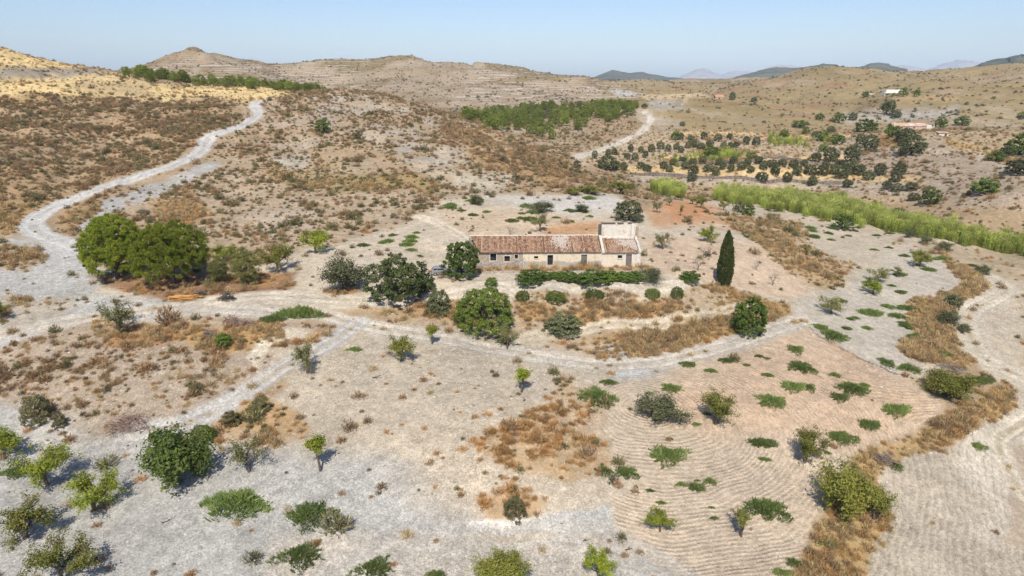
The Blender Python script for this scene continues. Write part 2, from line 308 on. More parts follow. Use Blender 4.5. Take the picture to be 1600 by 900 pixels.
# embankment in front of the house terrace
put(pmask([(560,478),(640,470),(700,468),(760,455),(1065,455),(1130,440),(1180,470),(1120,490),(1000,508),(860,520),(800,520),(740,515),(640,508),(600,490)], 6, 5, 80, 150), (.365,.295,.22), .7, .3, .10, .5, .3, .3); put(sstep(.15, .4, fbm(GX/1.6, GY/7, 3, 190))*pmask([(640,470),(760,458),(1065,458),(1110,480),(1000,505),(800,515)], 5, 4, 80, 150)*.8, (.50,.46,.40))
put(pmask([(1110,445),(1160,458),(1235,478),(1235,500),(1190,505),(1160,480)], 6, 5, 80, 150), (.37,.235,.10), .3, .3, .05, 2.4, .3)
for poly in ([(660,455),(720,460),(770,505),(800,520),(730,512),(660,495)], [(880,495),(940,470),(970,480),(1060,470),(1090,480),(1000,500),(900,512)], [(800,475),(870,470),(860,500),(810,505)]):
    put(pmask(poly, 8, 7, 80, 150), (.35,.225,.115), .4, .4, .08, 1.9, .2)
put(pmask([(560,478),(660,472),(660,498),(600,492)], 8, 6, 80, 150)*.7, (.36,.25,.15), .4, .4, .08, .9)
put(pmask([(925,535),(1010,515),(1140,492),(1240,475),(1240,495),(1150,528),(1000,565),(940,560)], 7, 5, 75, 140), (.365,.24,.11), .35, .4, .06, 2.2, .3)
put(pmask([(800,540),(930,530),(935,568),(860,562),(800,552)], 8, 6, 75, 140), (.42,.345,.27), .6, .3, .08, .45, .3)
# big slope of beige stones before the house
put(pmask([(380,560),(500,520),(560,495),(640,508),(820,525),(940,565),(960,600),(940,640),(955,720),(1000,760),(960,830),(800,850),(560,820),(300,790),(330,690),(460,600)], 9, 6, 40, 120), (.415,.368,.31), .75, .15, .06, .012, .6, .9)
put(pmask([(600,690),(760,600),(860,640),(800,760),(680,780)], 20, 12, 40, 110)*.7, (.45,.395,.325), .9, .1, .05, .02, .55, 1.2)
# knoll with rusty bushes
put(pmask([(-300,560),(0,545),(130,508),(230,505),(330,500),(420,500),(520,505),(520,525),(430,550),(450,580),(420,610),(350,660),(250,668),(170,665),(60,650),(0,625),(-300,640)], 8, 6, 55, 110), (.34,.285,.235), .85, .4, .62, .15, .20, .4)
put(pmask([(170,510),(300,502),(330,515),(250,540),(160,540)], 9, 7, 60, 110), (.35,.215,.12), .6, .4, .2, .7, .1)
put(pmask([(270,515),(420,500),(440,525),(390,550),(300,545)], 9, 7, 60, 110), (.38,.25,.115), .4, .4, .12, 1.4, .3)
put(pmask([(430,512),(500,512),(500,530),(430,535),(405,580),(390,560)], 6, 5, 60, 110), (.52,.475,.405), .9, .1, .05)
put(pmask([(500,505),(560,520),(500,545),(470,530)], 7, 5, 60, 110), (.36,.245,.165), .5, .3, .08, .4)
put(pmask([(310,655),(400,610),(470,640),(480,680),(420,700),(340,690)], 9, 7, 55, 100), (.40,.28,.16), .5, .3, .25, .5, .65)
put(pmask([(720,690),(850,640),(870,590),(930,620),(950,720),(930,735),(880,760),(800,740)], 12, 10, 45, 110), (.40,.30,.195), .6, .3, .42, .5, .3, .5)
put(pmask([(850,600),(930,600),(945,690),(870,680)], 10, 8, 45, 110)*.6, (.40,.32,.24), .7, .2, .25, .2, .6)
put(pmask([(740,780),(800,760),(860,790),(830,818),(760,815)], 9, 7, 45, 90), (.38,.28,.185), .4, .4, .35, 1.1, .4, .2)
put(pmask([(660,878),(830,868),(850,920),(660,930)], 8, 6, 35, 80), (.37,.24,.12), .4, .4, .2, .8, .5)
# grey gravel hollow, bottom left
put(pmask([(-300,640),(0,630),(60,660),(160,672),(250,685),(340,690),(420,705),(560,720),(640,760),(700,800),(640,850),(760,920),(700,1100),(-300,1100)], 44, 20, 15, 110), (.352,.356,.36), .8, .08, .012, .01, .6, 1.0)
put(pmask([(300,760),(560,720),(650,760),(620,800),(420,820),(250,830)], 26, 14, 15, 110)*.6, (.345,.35,.355), 1)
put(pmask([(0,640),(150,675),(330,700),(300,720),(100,700),(0,670)], 18, 10, 15, 110)*.8, (.36,.362,.365), 1)
put(pmask([(450,830),(760,840),(900,830),(1050,900),(1050,1100),(300,1100)], 20, 12, 15, 90), (.435,.41,.38), 1, .08, .01, 0, .6, .8)
put(pmask([(590,800),(660,808),(740,812),(800,818),(900,800),(960,790),(950,830),(840,838),(700,836),(640,826)], 7, 6, 15, 90), (.37,.375,.38), .9, .1, .005, 0, .5, .6)
put(pmask([(680,812),(830,812),(880,802),(800,826),(700,826)], 5, 6, 15, 90)*sstep(-.1,.3,MIDN+SMALLN), (.62,.61,.60))
put(pmask([(590,802),(640,806),(700,828),(650,824)], 5, 5, 15, 90)*sstep(-.2,.3,MIDN+SMALLN), (.24,.245,.27))
put(pmask([(930,790),(1000,790),(1060,860),(1080,1000),(960,900)], 12, 8, 15, 90)*.8, (.40,.40,.40))
# the big ploughed field (pink-cream)
FIELD1 = [(945,640),(930,600),(1000,575),(1100,555),(1190,520),(1250,505),(1300,535),(1400,580),(1480,630),(1455,660),(1380,690),(1335,715),(1300,790),(1260,860),(1230,920),(1100,1000),(1050,900),(960,820),(950,780),(1000,760),(955,720)]
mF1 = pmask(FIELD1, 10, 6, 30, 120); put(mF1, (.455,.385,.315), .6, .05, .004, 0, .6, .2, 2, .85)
put(pmask([(1050,600),(1250,520),(1400,590),(1470,640),(1330,700),(1150,680),(1040,660)], 30, 12, 30, 120)*.75, (.49,.365,.27))
put(pmask([(1245,505),(1300,535),(1420,580),(1400,590),(1330,560)], 8, 5, 30, 130), (.46,.32,.22), fur=.4)
put(pmask([(940,545),(1080,525),(1110,545),(1060,575),(960,590)], 14, 8, 70, 120), (.40,.42,.45), .9, .1, .01)
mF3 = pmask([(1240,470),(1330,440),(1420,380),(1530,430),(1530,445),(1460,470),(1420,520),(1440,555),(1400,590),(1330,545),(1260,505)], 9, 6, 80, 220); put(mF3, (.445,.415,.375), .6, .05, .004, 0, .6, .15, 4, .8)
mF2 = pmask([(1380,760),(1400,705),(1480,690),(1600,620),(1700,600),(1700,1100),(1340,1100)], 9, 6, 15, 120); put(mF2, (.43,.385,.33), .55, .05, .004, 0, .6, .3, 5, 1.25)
put(pmask([(1520,640),(1620,600),(1640,820),(1560,860),(1500,760)], 26, 14, 15, 120)*.6, (.52,.49,.45), .8)
put(pmask([(1580,700),(1700,690),(1700,860),(1575,850)], 14, 8, 15, 120)*.8, (.35,.285,.225), .4, fur=.1)
# dry grass banks between the fields
BANKS = ([(1420,475),(1500,455),(1530,425),(1542,440),(1535,462),(1500,480),(1490,500),(1520,530),(1530,560),(1500,572),(1440,562),(1400,548),(1430,520),(1415,490)],
         [(1570,598),(1582,625),(1560,652),(1500,690),(1420,715),(1392,700),(1440,668),(1500,640),(1540,610)],
         [(1335,705),(1400,690),(1420,712),(1370,735),(1378,770),(1390,820),(1370,870),(1350,930),(1330,1000),(1210,1000),(1250,890),(1300,810),(1330,760)],
         [(1505,440),(1470,400),(1475,395),(1520,425),(1540,430)])
for poly in BANKS: put(pmask(poly, 7, 6, 20, 190), (.385,.285,.155), .3, .2, .03, 3.0, .4)
# ------------------------------------------------------------------ dirt roads and tracks
ROADS = [
 ('hill', [(413,158),(398,165),(405,178),(384,193),(345,206),(322,220),(314,236),(272,258),(195,284),(128,306),(72,330),(50,350),(66,368),(110,384),(150,402)], 2.7, (.44,.45,.47)),
 ('yard', [(-60,540),(60,510),(180,492),(300,480),(420,490),(500,492),(560,508),(640,520),(760,545),(860,562),(960,572),(1060,560),(1180,525),(1260,500)], 2.2, (.43,.405,.375)),
 ('yardlink', [(330,470),(430,462),(520,468),(590,470),(700,462),(800,448),(900,447),(1050,446)], 2.4, (.475,.44,.39)),
 ('under', [(800,534),(900,520),(1000,508),(1100,494),(1170,478)], 1.7, (.43,.385,.32)),
 ('knoll', [(560,505),(500,545),(440,575),(380,615),(330,645),(270,668),(200,678)], 1.9, (.385,.385,.39)),
 ('foot', [(520,905),(640,850),(760,838),(900,834),(1000,862),(1075,910)], 1.5, (.395,.385,.375)),
 ('right', [(1545,432),(1570,455),(1520,485),(1515,520),(1540,560),(1600,590),(1660,610)], 2.8, (.46,.425,.37)),
 ('behind', [(655,338),(690,352),(725,372),(740,395)], 1.6, (.54,.49,.42)),
 ('valley', [(900,246),(960,226),(1004,204),(1016,186),(1008,176)], 2.2, (.50,.47,.44)),
 ('gold', [(1640,640),(1600,660),(1560,690),(1590,760),(1640,800)], 1.5, (.46,.425,.37)),
]
for ri, (nm, pix, hw, col) in enumerate(ROADS):
    ln = track(pix); d, sg = line_dist(ln)
    wob = MIDN*.55+SMALLN*.25
    m = 1-sstep(hw-.5, hw+.5, d+wob)
    if nm == 'foot': m = m*.6
    rut = (0 if nm == 'foot' else 1)*np.exp(-((d-hw*.5)/.28)**2)
    put(m, col, .8, .05, .003, 0, .5, .15, 10+ri, 0)
    COLR *= (1+.14*rut*m)[..., None]
    mid_ = np.exp(-(d/.33)**2)*m*sstep(-.2, .25, MIDN+SMALLN*.6); COLR = lerp(COLR, np.array((.36,.30,.215)), (mid_*.85)[..., None]); DG += mid_*.35*(nm in ('yard', 'knoll', 'under', 'right'))
    sh_ = (1-sstep(hw+.2, hw+2.2, d+wob*2))*(1-m); DS *= 1-.8*sh_
    GZ = GZ - m*.16*rut + (0 if nm == 'foot' else .05)*np.exp(-((d+wob-hw-.2)/.35)**2)
leftm = np.clip((GU-330)/120, 0, 1)*.75+.25; leftm = leftm*(1-((GV < 158) & (GU < 520)))
g2_ = G2*(ZONE == 0)*leftm; put(g2_*.75, (.41,.375,.335), .7, .35); DS *= 1-.55*g2_
put(sstep(.12, .4, fbm(GX/24, GY/17, 4, 180))*hillm*(ZONE == 0)*.6*leftm, (.40,.36,.315), .7, .4); DS *= 1-.5*sstep(.12, .4, fbm(GX/24, GY/17, 4, 180))*hillm*leftm
# furrow phases (spacing about 0.75 m)
def radial(uv, sx=1.0, sy=1.0):
    c_ = ground_at(*uv); return np.hypot((GX-c_[0])*sx, (GY-c_[1])*sy)
w_ = fbm(GX/14, GY/14, 3, 90)*2.6 + fbm(GX/2.5, GY/2.5, 2, 91)*.22
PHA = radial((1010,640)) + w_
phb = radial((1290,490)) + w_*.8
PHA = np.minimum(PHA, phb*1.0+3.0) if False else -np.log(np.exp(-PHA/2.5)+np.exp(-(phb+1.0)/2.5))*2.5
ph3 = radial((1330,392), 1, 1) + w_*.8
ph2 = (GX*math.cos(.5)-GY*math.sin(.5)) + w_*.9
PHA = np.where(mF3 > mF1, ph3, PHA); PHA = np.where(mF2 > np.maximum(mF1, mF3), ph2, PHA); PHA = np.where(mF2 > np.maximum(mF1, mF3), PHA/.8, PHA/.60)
# keep the house pad free of bushes
hb = boxmask(lx, ly, -1, 33.5, -3.5, 11, 1.0); DS *= 1-hb; DG *= 1-hb
pad2 = boxmask(lx, ly, -4, 34, -11, 11, 1.0); DR *= 1-pad2
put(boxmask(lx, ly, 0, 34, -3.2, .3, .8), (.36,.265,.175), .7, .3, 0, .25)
DG *= .45+.85*CLN
DG += boxmask(lx, ly, 0.2, 33, -3.0, -1.0, .6)*.4
# overall tint and limits of the soil colours
COLR = np.clip(COLR*np.array((.96,.91,.785)), .02, .85)
# ------------------------------------------------------------------ materials
def newmat(name):
    m = bpy.data.materials.new(name); m.use_nodes = True; nt = m.node_tree; nt.nodes.clear()
    return m, nt, nt.nodes.new, nt.links.new
def inp(nd, key, val):
    nd.inputs[key].default_value = val
def mathn(nt, op, a, b=None, c=None, clamp=False):
    n_ = nt.nodes.new('ShaderNodeMath'); n_.operation = op; n_.use_clamp = clamp
    for i, q in enumerate((a, b, c)):
        if q is None: continue
        if isinstance(q, (int, float)): n_.inputs[i].default_value = q
        else: nt.links.new(q, n_.inputs[i])
    return n_.outputs[0]
def mixc(nt, fac, a, b, mode='MIX'):
    n_ = nt.nodes.new('ShaderNodeMix'); n_.data_type = 'RGBA'; n_.blend_type = mode; n_.clamp_factor = True
    for sock, q in ((n_.inputs[0], fac), (n_.inputs[6], a), (n_.inputs[7], b)):
        if isinstance(q, (int, float)): sock.default_value = q
        elif isinstance(q, tuple): sock.default_value = (*q, 1) if len(q) == 3 else q
        else: nt.links.new(q, sock)
    return n_.outputs[2]
def attr(nt, name, out=2):
    n_ = nt.nodes.new('ShaderNodeAttribute'); n_.attribute_name = name; return n_.outputs[out]
def noise(nt, vec, scale, detail=3, rough=.55):
    n_ = nt.nodes.new('ShaderNodeTexNoise'); inp(n_, 'Scale', scale); inp(n_, 'Detail', detail); inp(n_, 'Roughness', rough)
    nt.links.new(vec, n_.inputs['Vector']); return n_.outputs['Fac']
def voro(nt, vec, scale, feature='F1'):
    n_ = nt.nodes.new('ShaderNodeTexVoronoi'); n_.feature = feature; inp(n_, 'Scale', scale); nt.links.new(vec, n_.inputs['Vector']); return n_
def rng(nt, x, a, b, c=0., d=1.):
    n_ = nt.nodes.new('ShaderNodeMapRange'); n_.clamp = True
    nt.links.new(x, n_.inputs[0])
    for i, q in enumerate((a, b, c, d)): n_.inputs[i+1].default_value = q
    return n_.outputs[0]
def surface(nt, col, rough=.9, normal=None, spec=.15):
    b = nt.nodes.new('ShaderNodeBsdfPrincipled'); o = nt.nodes.new('ShaderNodeOutputMaterial')
    if isinstance(col, tuple): b.inputs['Base Color'].default_value = (*col, 1)
    else: nt.links.new(col, b.inputs['Base Color'])
    b.inputs['Roughness'].default_value = rough; b.inputs['Specular IOR Level'].default_value = spec
    if normal is not None: nt.links.new(normal, b.inputs['Normal'])
    nt.links.new(b.outputs[0], o.inputs[0]); return b
def bump(nt, h, strength, dist, prev=None):
    b = nt.nodes.new('ShaderNodeBump'); inp(b, 'Strength', strength); inp(b, 'Distance', dist); nt.links.new(h, b.inputs['Height'])
    if prev is not None: nt.links.new(prev, b.inputs['Normal'])
    return b.outputs[0]
def geo_pos(nt): return nt.nodes.new('ShaderNodeNewGeometry').outputs['Position']
def obj_pos(nt): return nt.nodes.new('ShaderNodeTexCoord').outputs['Object']
def orand(nt): return nt.nodes.new('ShaderNodeObjectInfo').outputs['Random']
def ground_material():
    m, nt, N, L = newmat('soil')
    p = geo_pos(nt); col = attr(nt, 'soil', 0); grit = attr(nt, 'grit'); mott = attr(nt, 'mott'); fur = attr(nt, 'fur'); pha = attr(nt, 'pha'); terr = attr(nt, 'terr')
    # broad and mid variation of the soil itself
    n1 = noise(nt, p, .11, 4); n2 = noise(nt, p, .7, 5, .65); n3 = noise(nt, p, 4.5, 3, .7)
    v = mathn(nt, 'ADD', rng(nt, n1, .3, .7, -.14, .14), rng(nt, n2, .28, .72, -.20, .20))
    v = mathn(nt, 'ADD', v, rng(nt, n3, .3, .7, -.12, .12))
    c = mixc(nt, 1.0, col, mathn_rgb(nt, mathn(nt, 'ADD', v, 1.0)), 'MULTIPLY')
    # stones: a few sizes of pale and dark chips
    for sc_, am in ((11.0, .20), (5.5, .20), (2.6, .14), (1.1, .09)):
        vo = voro(nt, p, sc_); sp = nt.nodes.new('ShaderNodeSeparateColor'); L(vo.outputs['Color'], sp.inputs[0])
        k_ = mathn(nt, 'ADD', mathn(nt, 'MULTIPLY', mathn(nt, 'SUBTRACT', sp.outputs[2], .5), mathn(nt, 'MULTIPLY', grit, am*2)), 1.0)
        c = mixc(nt, 1.0, c, mathn_rgb(nt, k_), 'MULTIPLY')
    for sc_, lo, hi, amt in ((9.0, .80, .95, .5), (4.2, .84, .96, .5), (1.7, .92, .98, .45)):
        vo = voro(nt, p, sc_)
        sp = nt.nodes.new('ShaderNodeSeparateColor'); L(vo.outputs['Color'], sp.inputs[0])
        near = rng(nt, vo.outputs['Distance'], .28, .42, 1, 0)
        pale = mathn(nt, 'MULTIPLY', mathn(nt, 'MULTIPLY', rng(nt, sp.outputs[0], lo, hi), near), mathn(nt, 'MULTIPLY', grit, amt))
        dark = mathn(nt, 'MULTIPLY', mathn(nt, 'MULTIPLY', rng(nt, sp.outputs[1], lo, hi), near), mathn(nt, 'MULTIPLY', grit, amt*.8))
        c = mixc(nt, pale, c, (.62, .585, .53)); c = mixc(nt, dark, c, (.20, .175, .15))
    # low matted brown growth on the hills
    k1 = noise(nt, p, .55, 5, .7); k2 = noise(nt, p, .16, 4, .65)
    k = mathn(nt, 'ADD', mathn(nt, 'MULTIPLY', k1, .6), mathn(nt, 'MULTIPLY', k2, .4))
    mk = mathn(nt, 'MULTIPLY', rng(nt, k, .47, .60), mathn(nt, 'MULTIPLY', mott, .75))
    c = mixc(nt, mk, c, mixc(nt, rng(nt, k2, .4, .6), (.225, .14, .08), (.19, .15, .08)))
    mk2 = mathn(nt, 'MULTIPLY', rng(nt, noise(nt, p, .4, 4, .7), .58, .70), mathn(nt, 'MULTIPLY', mott, .55))
    c = mixc(nt, mk2, c, (.42, .36, .29))
    # old terrace banks on the far slopes: pale stone lines along the contour
    sx = nt.nodes.new('ShaderNodeSeparateXYZ'); L(p, sx.inputs[0])
    zz = mathn(nt, 'ADD', mathn(nt, 'MULTIPLY', sx.outputs[2], .30), mathn(nt, 'MULTIPLY', noise(nt, p, .012, 3), 3.5))
    fr = mathn(nt, 'ABSOLUTE', mathn(nt, 'SUBTRACT', mathn(nt, 'FRACT', zz), .5))
    ln = mathn(nt, 'MULTIPLY', rng(nt, fr, .06, .16, 1, 0), rng(nt, noise(nt, p, .03, 3, .6), .42, .52))
    c = mixc(nt, mathn(nt, 'MULTIPLY', mathn(nt, 'MULTIPLY', ln, terr), .7), c, (.52, .46, .40))
    # plough furrows: bump ridges, with trough shade also painted into the soil colour
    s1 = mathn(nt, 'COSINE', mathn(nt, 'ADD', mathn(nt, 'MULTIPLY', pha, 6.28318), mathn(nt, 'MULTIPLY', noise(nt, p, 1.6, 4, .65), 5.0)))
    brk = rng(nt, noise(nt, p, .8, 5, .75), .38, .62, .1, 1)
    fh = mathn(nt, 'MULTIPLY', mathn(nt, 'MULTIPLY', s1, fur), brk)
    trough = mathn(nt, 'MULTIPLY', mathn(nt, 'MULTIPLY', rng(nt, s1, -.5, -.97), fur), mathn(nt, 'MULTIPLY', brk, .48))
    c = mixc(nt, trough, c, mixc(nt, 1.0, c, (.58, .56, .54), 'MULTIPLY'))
    hgt = mathn(nt, 'ADD', mathn(nt, 'MULTIPLY', n3, .5), mathn(nt, 'MULTIPLY', n2, .8))
    nb = bump(nt, hgt, .9, .14)
    nb = bump(nt, fh, .9, .07, nb)
    surface(nt, c, .95, nb, .08)
    return m
def mathn_rgb(nt, x):
    n_ = nt.nodes.new('ShaderNodeCombineColor')
    for i in range(3): nt.links.new(x, n_.inputs[i])
    return n_.outputs[0]
def leaf_material(name, c1, c2, c3=None, trans=.25, rough=.6, objvar=.25):
    """foliage: two or three natural leaf tints chosen leaf by leaf, plus a tint per plant"""
    m, nt, N, L = newmat(name)
    lv = attr(nt, 'tint'); r = orand(nt)
    c = mixc(nt, lv, c1, c2)
    if c3 is not None: c = mixc(nt, rng(nt, lv, .80, .95), c, c3)
    c = mixc(nt, 1.0, c, mathn_rgb(nt, rng(nt, r, 0, 1, 1-objvar, 1+objvar)), 'MULTIPLY')
    b = N('ShaderNodeBsdfPrincipled'); L(c, b.inputs['Base Color']); inp(b, 'Roughness', rough); inp(b, 'Specular IOR Level', .25)
    t = N('ShaderNodeBsdfTranslucent'); L(c, t.inputs[0]); mx = N('ShaderNodeMixShader'); inp(mx, 0, trans)
    L(b.outputs[0], mx.inputs[1]); L(t.outputs[0], mx.inputs[2]); o = N('ShaderNodeOutputMaterial'); L(mx.outputs[0], o.inputs[0])
    return m
def rough_material(name, c1, c2, scale=6., rough=.85, bumpd=.02, c3=None, spec=.2):
    m, nt, N, L = newmat(name)
    p = obj_pos(nt); n1 = noise(nt, p, scale, 5, .65)
    c = mixc(nt, rng(nt, n1, .35, .65), c1, c2)
    if c3 is not None: c = mixc(nt, rng(nt, noise(nt, p, scale*.35, 4, .6), .52, .66), c, c3)
    surface(nt, c, rough, bump(nt, n1, .7, bumpd), spec); return m
MAT = {}
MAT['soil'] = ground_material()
MAT['bark'] = rough_material('bark', (.07, .052, .04), (.15, .12, .095), 9, .9, .03)
MAT['dark_bark'] = rough_material('dark_bark', (.035, .027, .022), (.08, .06, .048), 9, .9, .03)
MAT['dead_wood'] = rough_material('dead_wood', (.17, .13, .105), (.30, .25, .21), 5, .9, .02)
MAT['red_brush'] = rough_material('red_brush', (.20, .12, .085), (.36, .25, .20), 3, .9, .02)
MAT['orange_wood'] = rough_material('orange_wood', (.50, .22, .06), (.62, .36, .14), 4, .8, .02)
MAT['burnt'] = rough_material('burnt_wood', (.035, .03, .03), (.15, .13, .12), 4, .9, .03)
LM = leaf_material
MAT['almond'] = LM('almond_leaf', (0.126, 0.147, 0.024), (0.271, 0.256, 0.047), (0.333, 0.256, 0.047))
MAT['almond_yellow'] = LM('almond_leaf_yellow', (0.150, 0.194, 0.018), (0.320, 0.356, 0.030), (0.400, 0.356, 0.035), .3)
MAT['almond_grey'] = LM('almond_leaf_grey', (0.166, 0.178, 0.061), (0.306, 0.287, 0.115), (0.350, 0.271, 0.101))
MAT['fig'] = LM('fig_leaf', (0.057, 0.094, 0.017), (0.142, 0.181, 0.034), (0.216, 0.225, 0.054), .25)
MAT['carob'] = LM('carob_leaf', (0.047, 0.068, 0.018), (0.111, 0.130, 0.036), (0.169, 0.156, 0.052), .15)
MAT['lush'] = LM('lush_leaf', (0.069, 0.114, 0.017), (0.156, 0.210, 0.036), (0.206, 0.240, 0.048), .25)
MAT['olive'] = LM('olive_leaf', (0.079, 0.093, 0.038), (0.166, 0.171, 0.074), (0.245, 0.225, 0.115), .15)
MAT['olive_far'] = LM('olive_leaf_far', (0.070, 0.087, 0.035), (0.131, 0.139, 0.059), (0.184, 0.178, 0.081), .12)
MAT['mastic'] = LM('mastic_leaf', (0.074, 0.116, 0.019), (0.175, 0.209, 0.032), (0.219, 0.232, 0.041), .2)
MAT['pine'] = LM('pine_needles', (0.132, 0.181, 0.016), (0.310, 0.341, 0.033), (0.388, 0.377, 0.046), .25)
MAT['pine_pale'] = LM('pine_needles_pale', (0.149, 0.163, 0.043), (0.289, 0.279, 0.081), (0.350, 0.295, 0.108), .25)
MAT['cypress'] = LM('cypress_leaf', (0.036, 0.053, 0.013), (0.090, 0.106, 0.024), (0.120, 0.120, 0.036), .12, objvar=.05)
MAT['citrus'] = LM('citrus_leaf', (0.066, 0.114, 0.015), (0.156, 0.216, 0.031), (0.240, 0.276, 0.044), .25)
MAT['bright'] = LM('bright_leaf', (0.158, 0.279, 0.020), (0.280, 0.388, 0.034), None, .3)
MAT['weed'] = LM('weed_leaf', (0.098, 0.149, 0.033), (0.241, 0.305, 0.083), (0.380, 0.380, 0.176), .35, objvar=.3)
MAT['pine_far'] = LM('pine_needles_far', (0.128, 0.162, 0.028), (0.281, 0.314, 0.059), (0.357, 0.355, 0.077), .2)
MAT['reed'] = LM('reed_leaf', (0.269, 0.325, 0.060), (0.470, 0.515, 0.120), (0.538, 0.515, 0.190), .35, objvar=.35)
MAT['blue_reed'] = LM('blue_reed_leaf', (0.175, 0.264, 0.108), (0.298, 0.372, 0.162), None, .3)
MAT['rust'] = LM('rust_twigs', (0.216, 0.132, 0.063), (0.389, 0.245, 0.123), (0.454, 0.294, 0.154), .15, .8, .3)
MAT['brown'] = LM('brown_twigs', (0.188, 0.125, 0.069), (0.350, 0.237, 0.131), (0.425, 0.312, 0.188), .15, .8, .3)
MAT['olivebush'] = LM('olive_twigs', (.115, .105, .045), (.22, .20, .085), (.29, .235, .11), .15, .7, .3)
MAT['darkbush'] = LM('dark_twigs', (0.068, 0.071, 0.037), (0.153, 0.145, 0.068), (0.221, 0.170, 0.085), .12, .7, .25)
MAT['goldgrass'] = LM('gold_grass', (0.340, 0.230, 0.098), (0.560, 0.414, 0.203), (0.660, 0.549, 0.322), .35, .8, .35)
MAT['strawgrass'] = LM('straw_grass', (.36, .25, .10), (.55, .41, .19), None, .3, .8, .15)
MAT['redgrass'] = LM('red_grass', (.38, .205, .075), (.55, .325, .13), (.60, .43, .20), .3, .8, .3)
# ------------------------------------------------------------------ mesh helpers
def mesh_np(name, V_, Q, tint=None, smooth=False, mats=()):
    me = bpy.data.meshes.new(name); V_ = np.asarray(V_, np.float32); Q = np.asarray(Q, np.int32); k = Q.shape[1]
    me.vertices.add(len(V_)); me.vertices.foreach_set('co', V_.ravel())
    me.loops.add(Q.size); me.loops.foreach_set('vertex_index', Q.ravel())
    me.polygons.add(len(Q)); me.polygons.foreach_set('loop_start', np.arange(0, Q.size, k, dtype=np.int32))
    try: me.polygons.foreach_set('loop_total', np.full(len(Q), k, np.int32))
    except Exception: pass
    me.polygons.foreach_set('use_smooth', np.full(len(Q), smooth))
    if tint is not None:
        a_ = me.attributes.new('tint', 'FLOAT', 'POINT'); a_.data.foreach_set('value', np.asarray(tint, np.float32))
    for m in mats: me.materials.append(m)
    me.update(calc_edges=True); return me
def link(name, me, parent=None, loc=None):
    o = bpy.data.objects.new(name, me); COL.objects.link(o)
    if parent is not None: o.parent = parent
    if loc is not None: o.location = loc
    return o
def tag(o, label=None, cat=None, group=None, kind=None):
    if label: o['label'] = label
    if cat: o['category'] = cat
    if group: o['group'] = group
    if kind: o['kind'] = kind
    return o
def unit(v): return v/np.maximum(np.linalg.norm(v, axis=-1, keepdims=True), 1e-6)
def leaf_mesh(name, C, out, size, mat, tint, r, aspect=.55, outb=.7, upb=.5, bladed=None):
    """many small leaf sprays: a bent quad each, facing roughly outwards and up"""
    n_ = len(C); nrm = unit(unit(out)*outb + np.array([0, 0, upb]) + r.normal(0, .75, (n_, 3)))
    t = unit(np.cross(nrm, r.normal(0, 1, (n_, 3)))); 
    if bladed is not None: t = unit(bladed); nrm = unit(np.cross(t, r.normal(0, 1, (n_, 3))))
    b = np.cross(nrm, t); s = (size*np.exp(r.normal(0, .28, n_)))[:, None]
    v = np.stack([C-t*s*.5, C+b*s*aspect*.5+nrm*s*.06, C+t*s*.55, C-b*s*aspect*.5+nrm*s*.06], 1).reshape(-1, 3)
    q = np.arange(n_*4).reshape(-1, 4)
    return mesh_np(name, v, q, np.repeat(np.clip(tint, 0, 1), 4), False, (mat,))
def tubes(name, branches, mat, sides=6):
    """branches: list of (points, radii) joined into one woody mesh"""
    V_, Q = [], []; o = 0
    for pts, rad in branches:
        pts = np.asarray(pts, float); d = unit(np.gradient(pts, axis=0))
        ref = np.array([.3, .9, .2]); a_ = unit(np.cross(d, ref)); b_ = np.cross(d, a_)
        ang = np.linspace(0, 2*math.pi, sides, endpoint=False)
        ring = pts[:, None, :] + np.asarray(rad)[:, None, None]*(np.cos(ang)[None, :, None]*a_[:, None, :]+np.sin(ang)[None, :, None]*b_[:, None, :])
        V_.append(ring.reshape(-1, 3)); m_ = len(pts)
        for i in range(m_-1):
            for k in range(sides):
                Q.append((o+i*sides+k, o+i*sides+(k+1) % sides, o+(i+1)*sides+(k+1) % sides, o+(i+1)*sides+k))
        o += m_*sides
    return mesh_np(name, np.concatenate(V_), Q, None, True, (mat,))
def limb(p, d, L, r, n_=5, wob=.12, sag=0.):
    pts = [np.array(p, float)]; d = unit(np.array(d, float))
    for i in range(n_):
        d = unit(d + r.normal(0, wob, 3) + np.array([0, 0, sag])); pts.append(pts[-1]+d*L/n_)
    return np.array(pts)
def branching(r, trunk_h, lean, n1, spread, L1, n2, L2, n3, L3, r0):
    """trunk, limbs, boughs and twigs; returns woody branches and the twig points that carry leaves"""
    br, tips = [], []
    tr = limb((0, 0, -.15), (lean[0], lean[1], 1), trunk_h+.15, r, 5, .08); br.append((tr, np.linspace(r0*1.25, r0*.8, len(tr))))
    a0 = r.uniform(0, 6.28)
    for i in range(n1):
        a = a0+6.283*i/n1+r.normal(0, .15); e = spread*(.55 if i % 3 == 2 else 1)+r.normal(0, .10)
        d = (math.cos(a)*math.sin(e), math.sin(a)*math.sin(e), math.cos(e))
        l1 = limb(tr[-1], d, L1*r.uniform(.88, 1.12), r, 5, .12, .03); br.append((l1, np.linspace(r0*.62, r0*.3, len(l1))))
        for j in range(n2):
            k = r.integers(2, len(l1)); dd = unit(l1[k]-l1[k-1]) + r.normal(0, .55, 3) + np.array([0, 0, .12])
            l2 = limb(l1[k], dd, L2*r.uniform(.7, 1.25), r, 4, .18); br.append((l2, np.linspace(r0*.28, r0*.12, len(l2)))); tips.append(l2[1:])
            for q in range(n3):
                kk = r.integers(1, len(l2)); d3 = unit(l2[kk]-l2[kk-1]) + r.normal(0, .7, 3)
                l3 = limb(l2[kk], d3, L3*r.uniform(.6, 1.3), r, 3, .2)
                br.append((l3, np.linspace(r0*.12, r0*.05, len(l3)))); tips.append(l3[1:])
    return br, np.concatenate(tips)
KIND = {}   # kind -> list of variants: (trunk mesh or None, crown mesh, width, height)
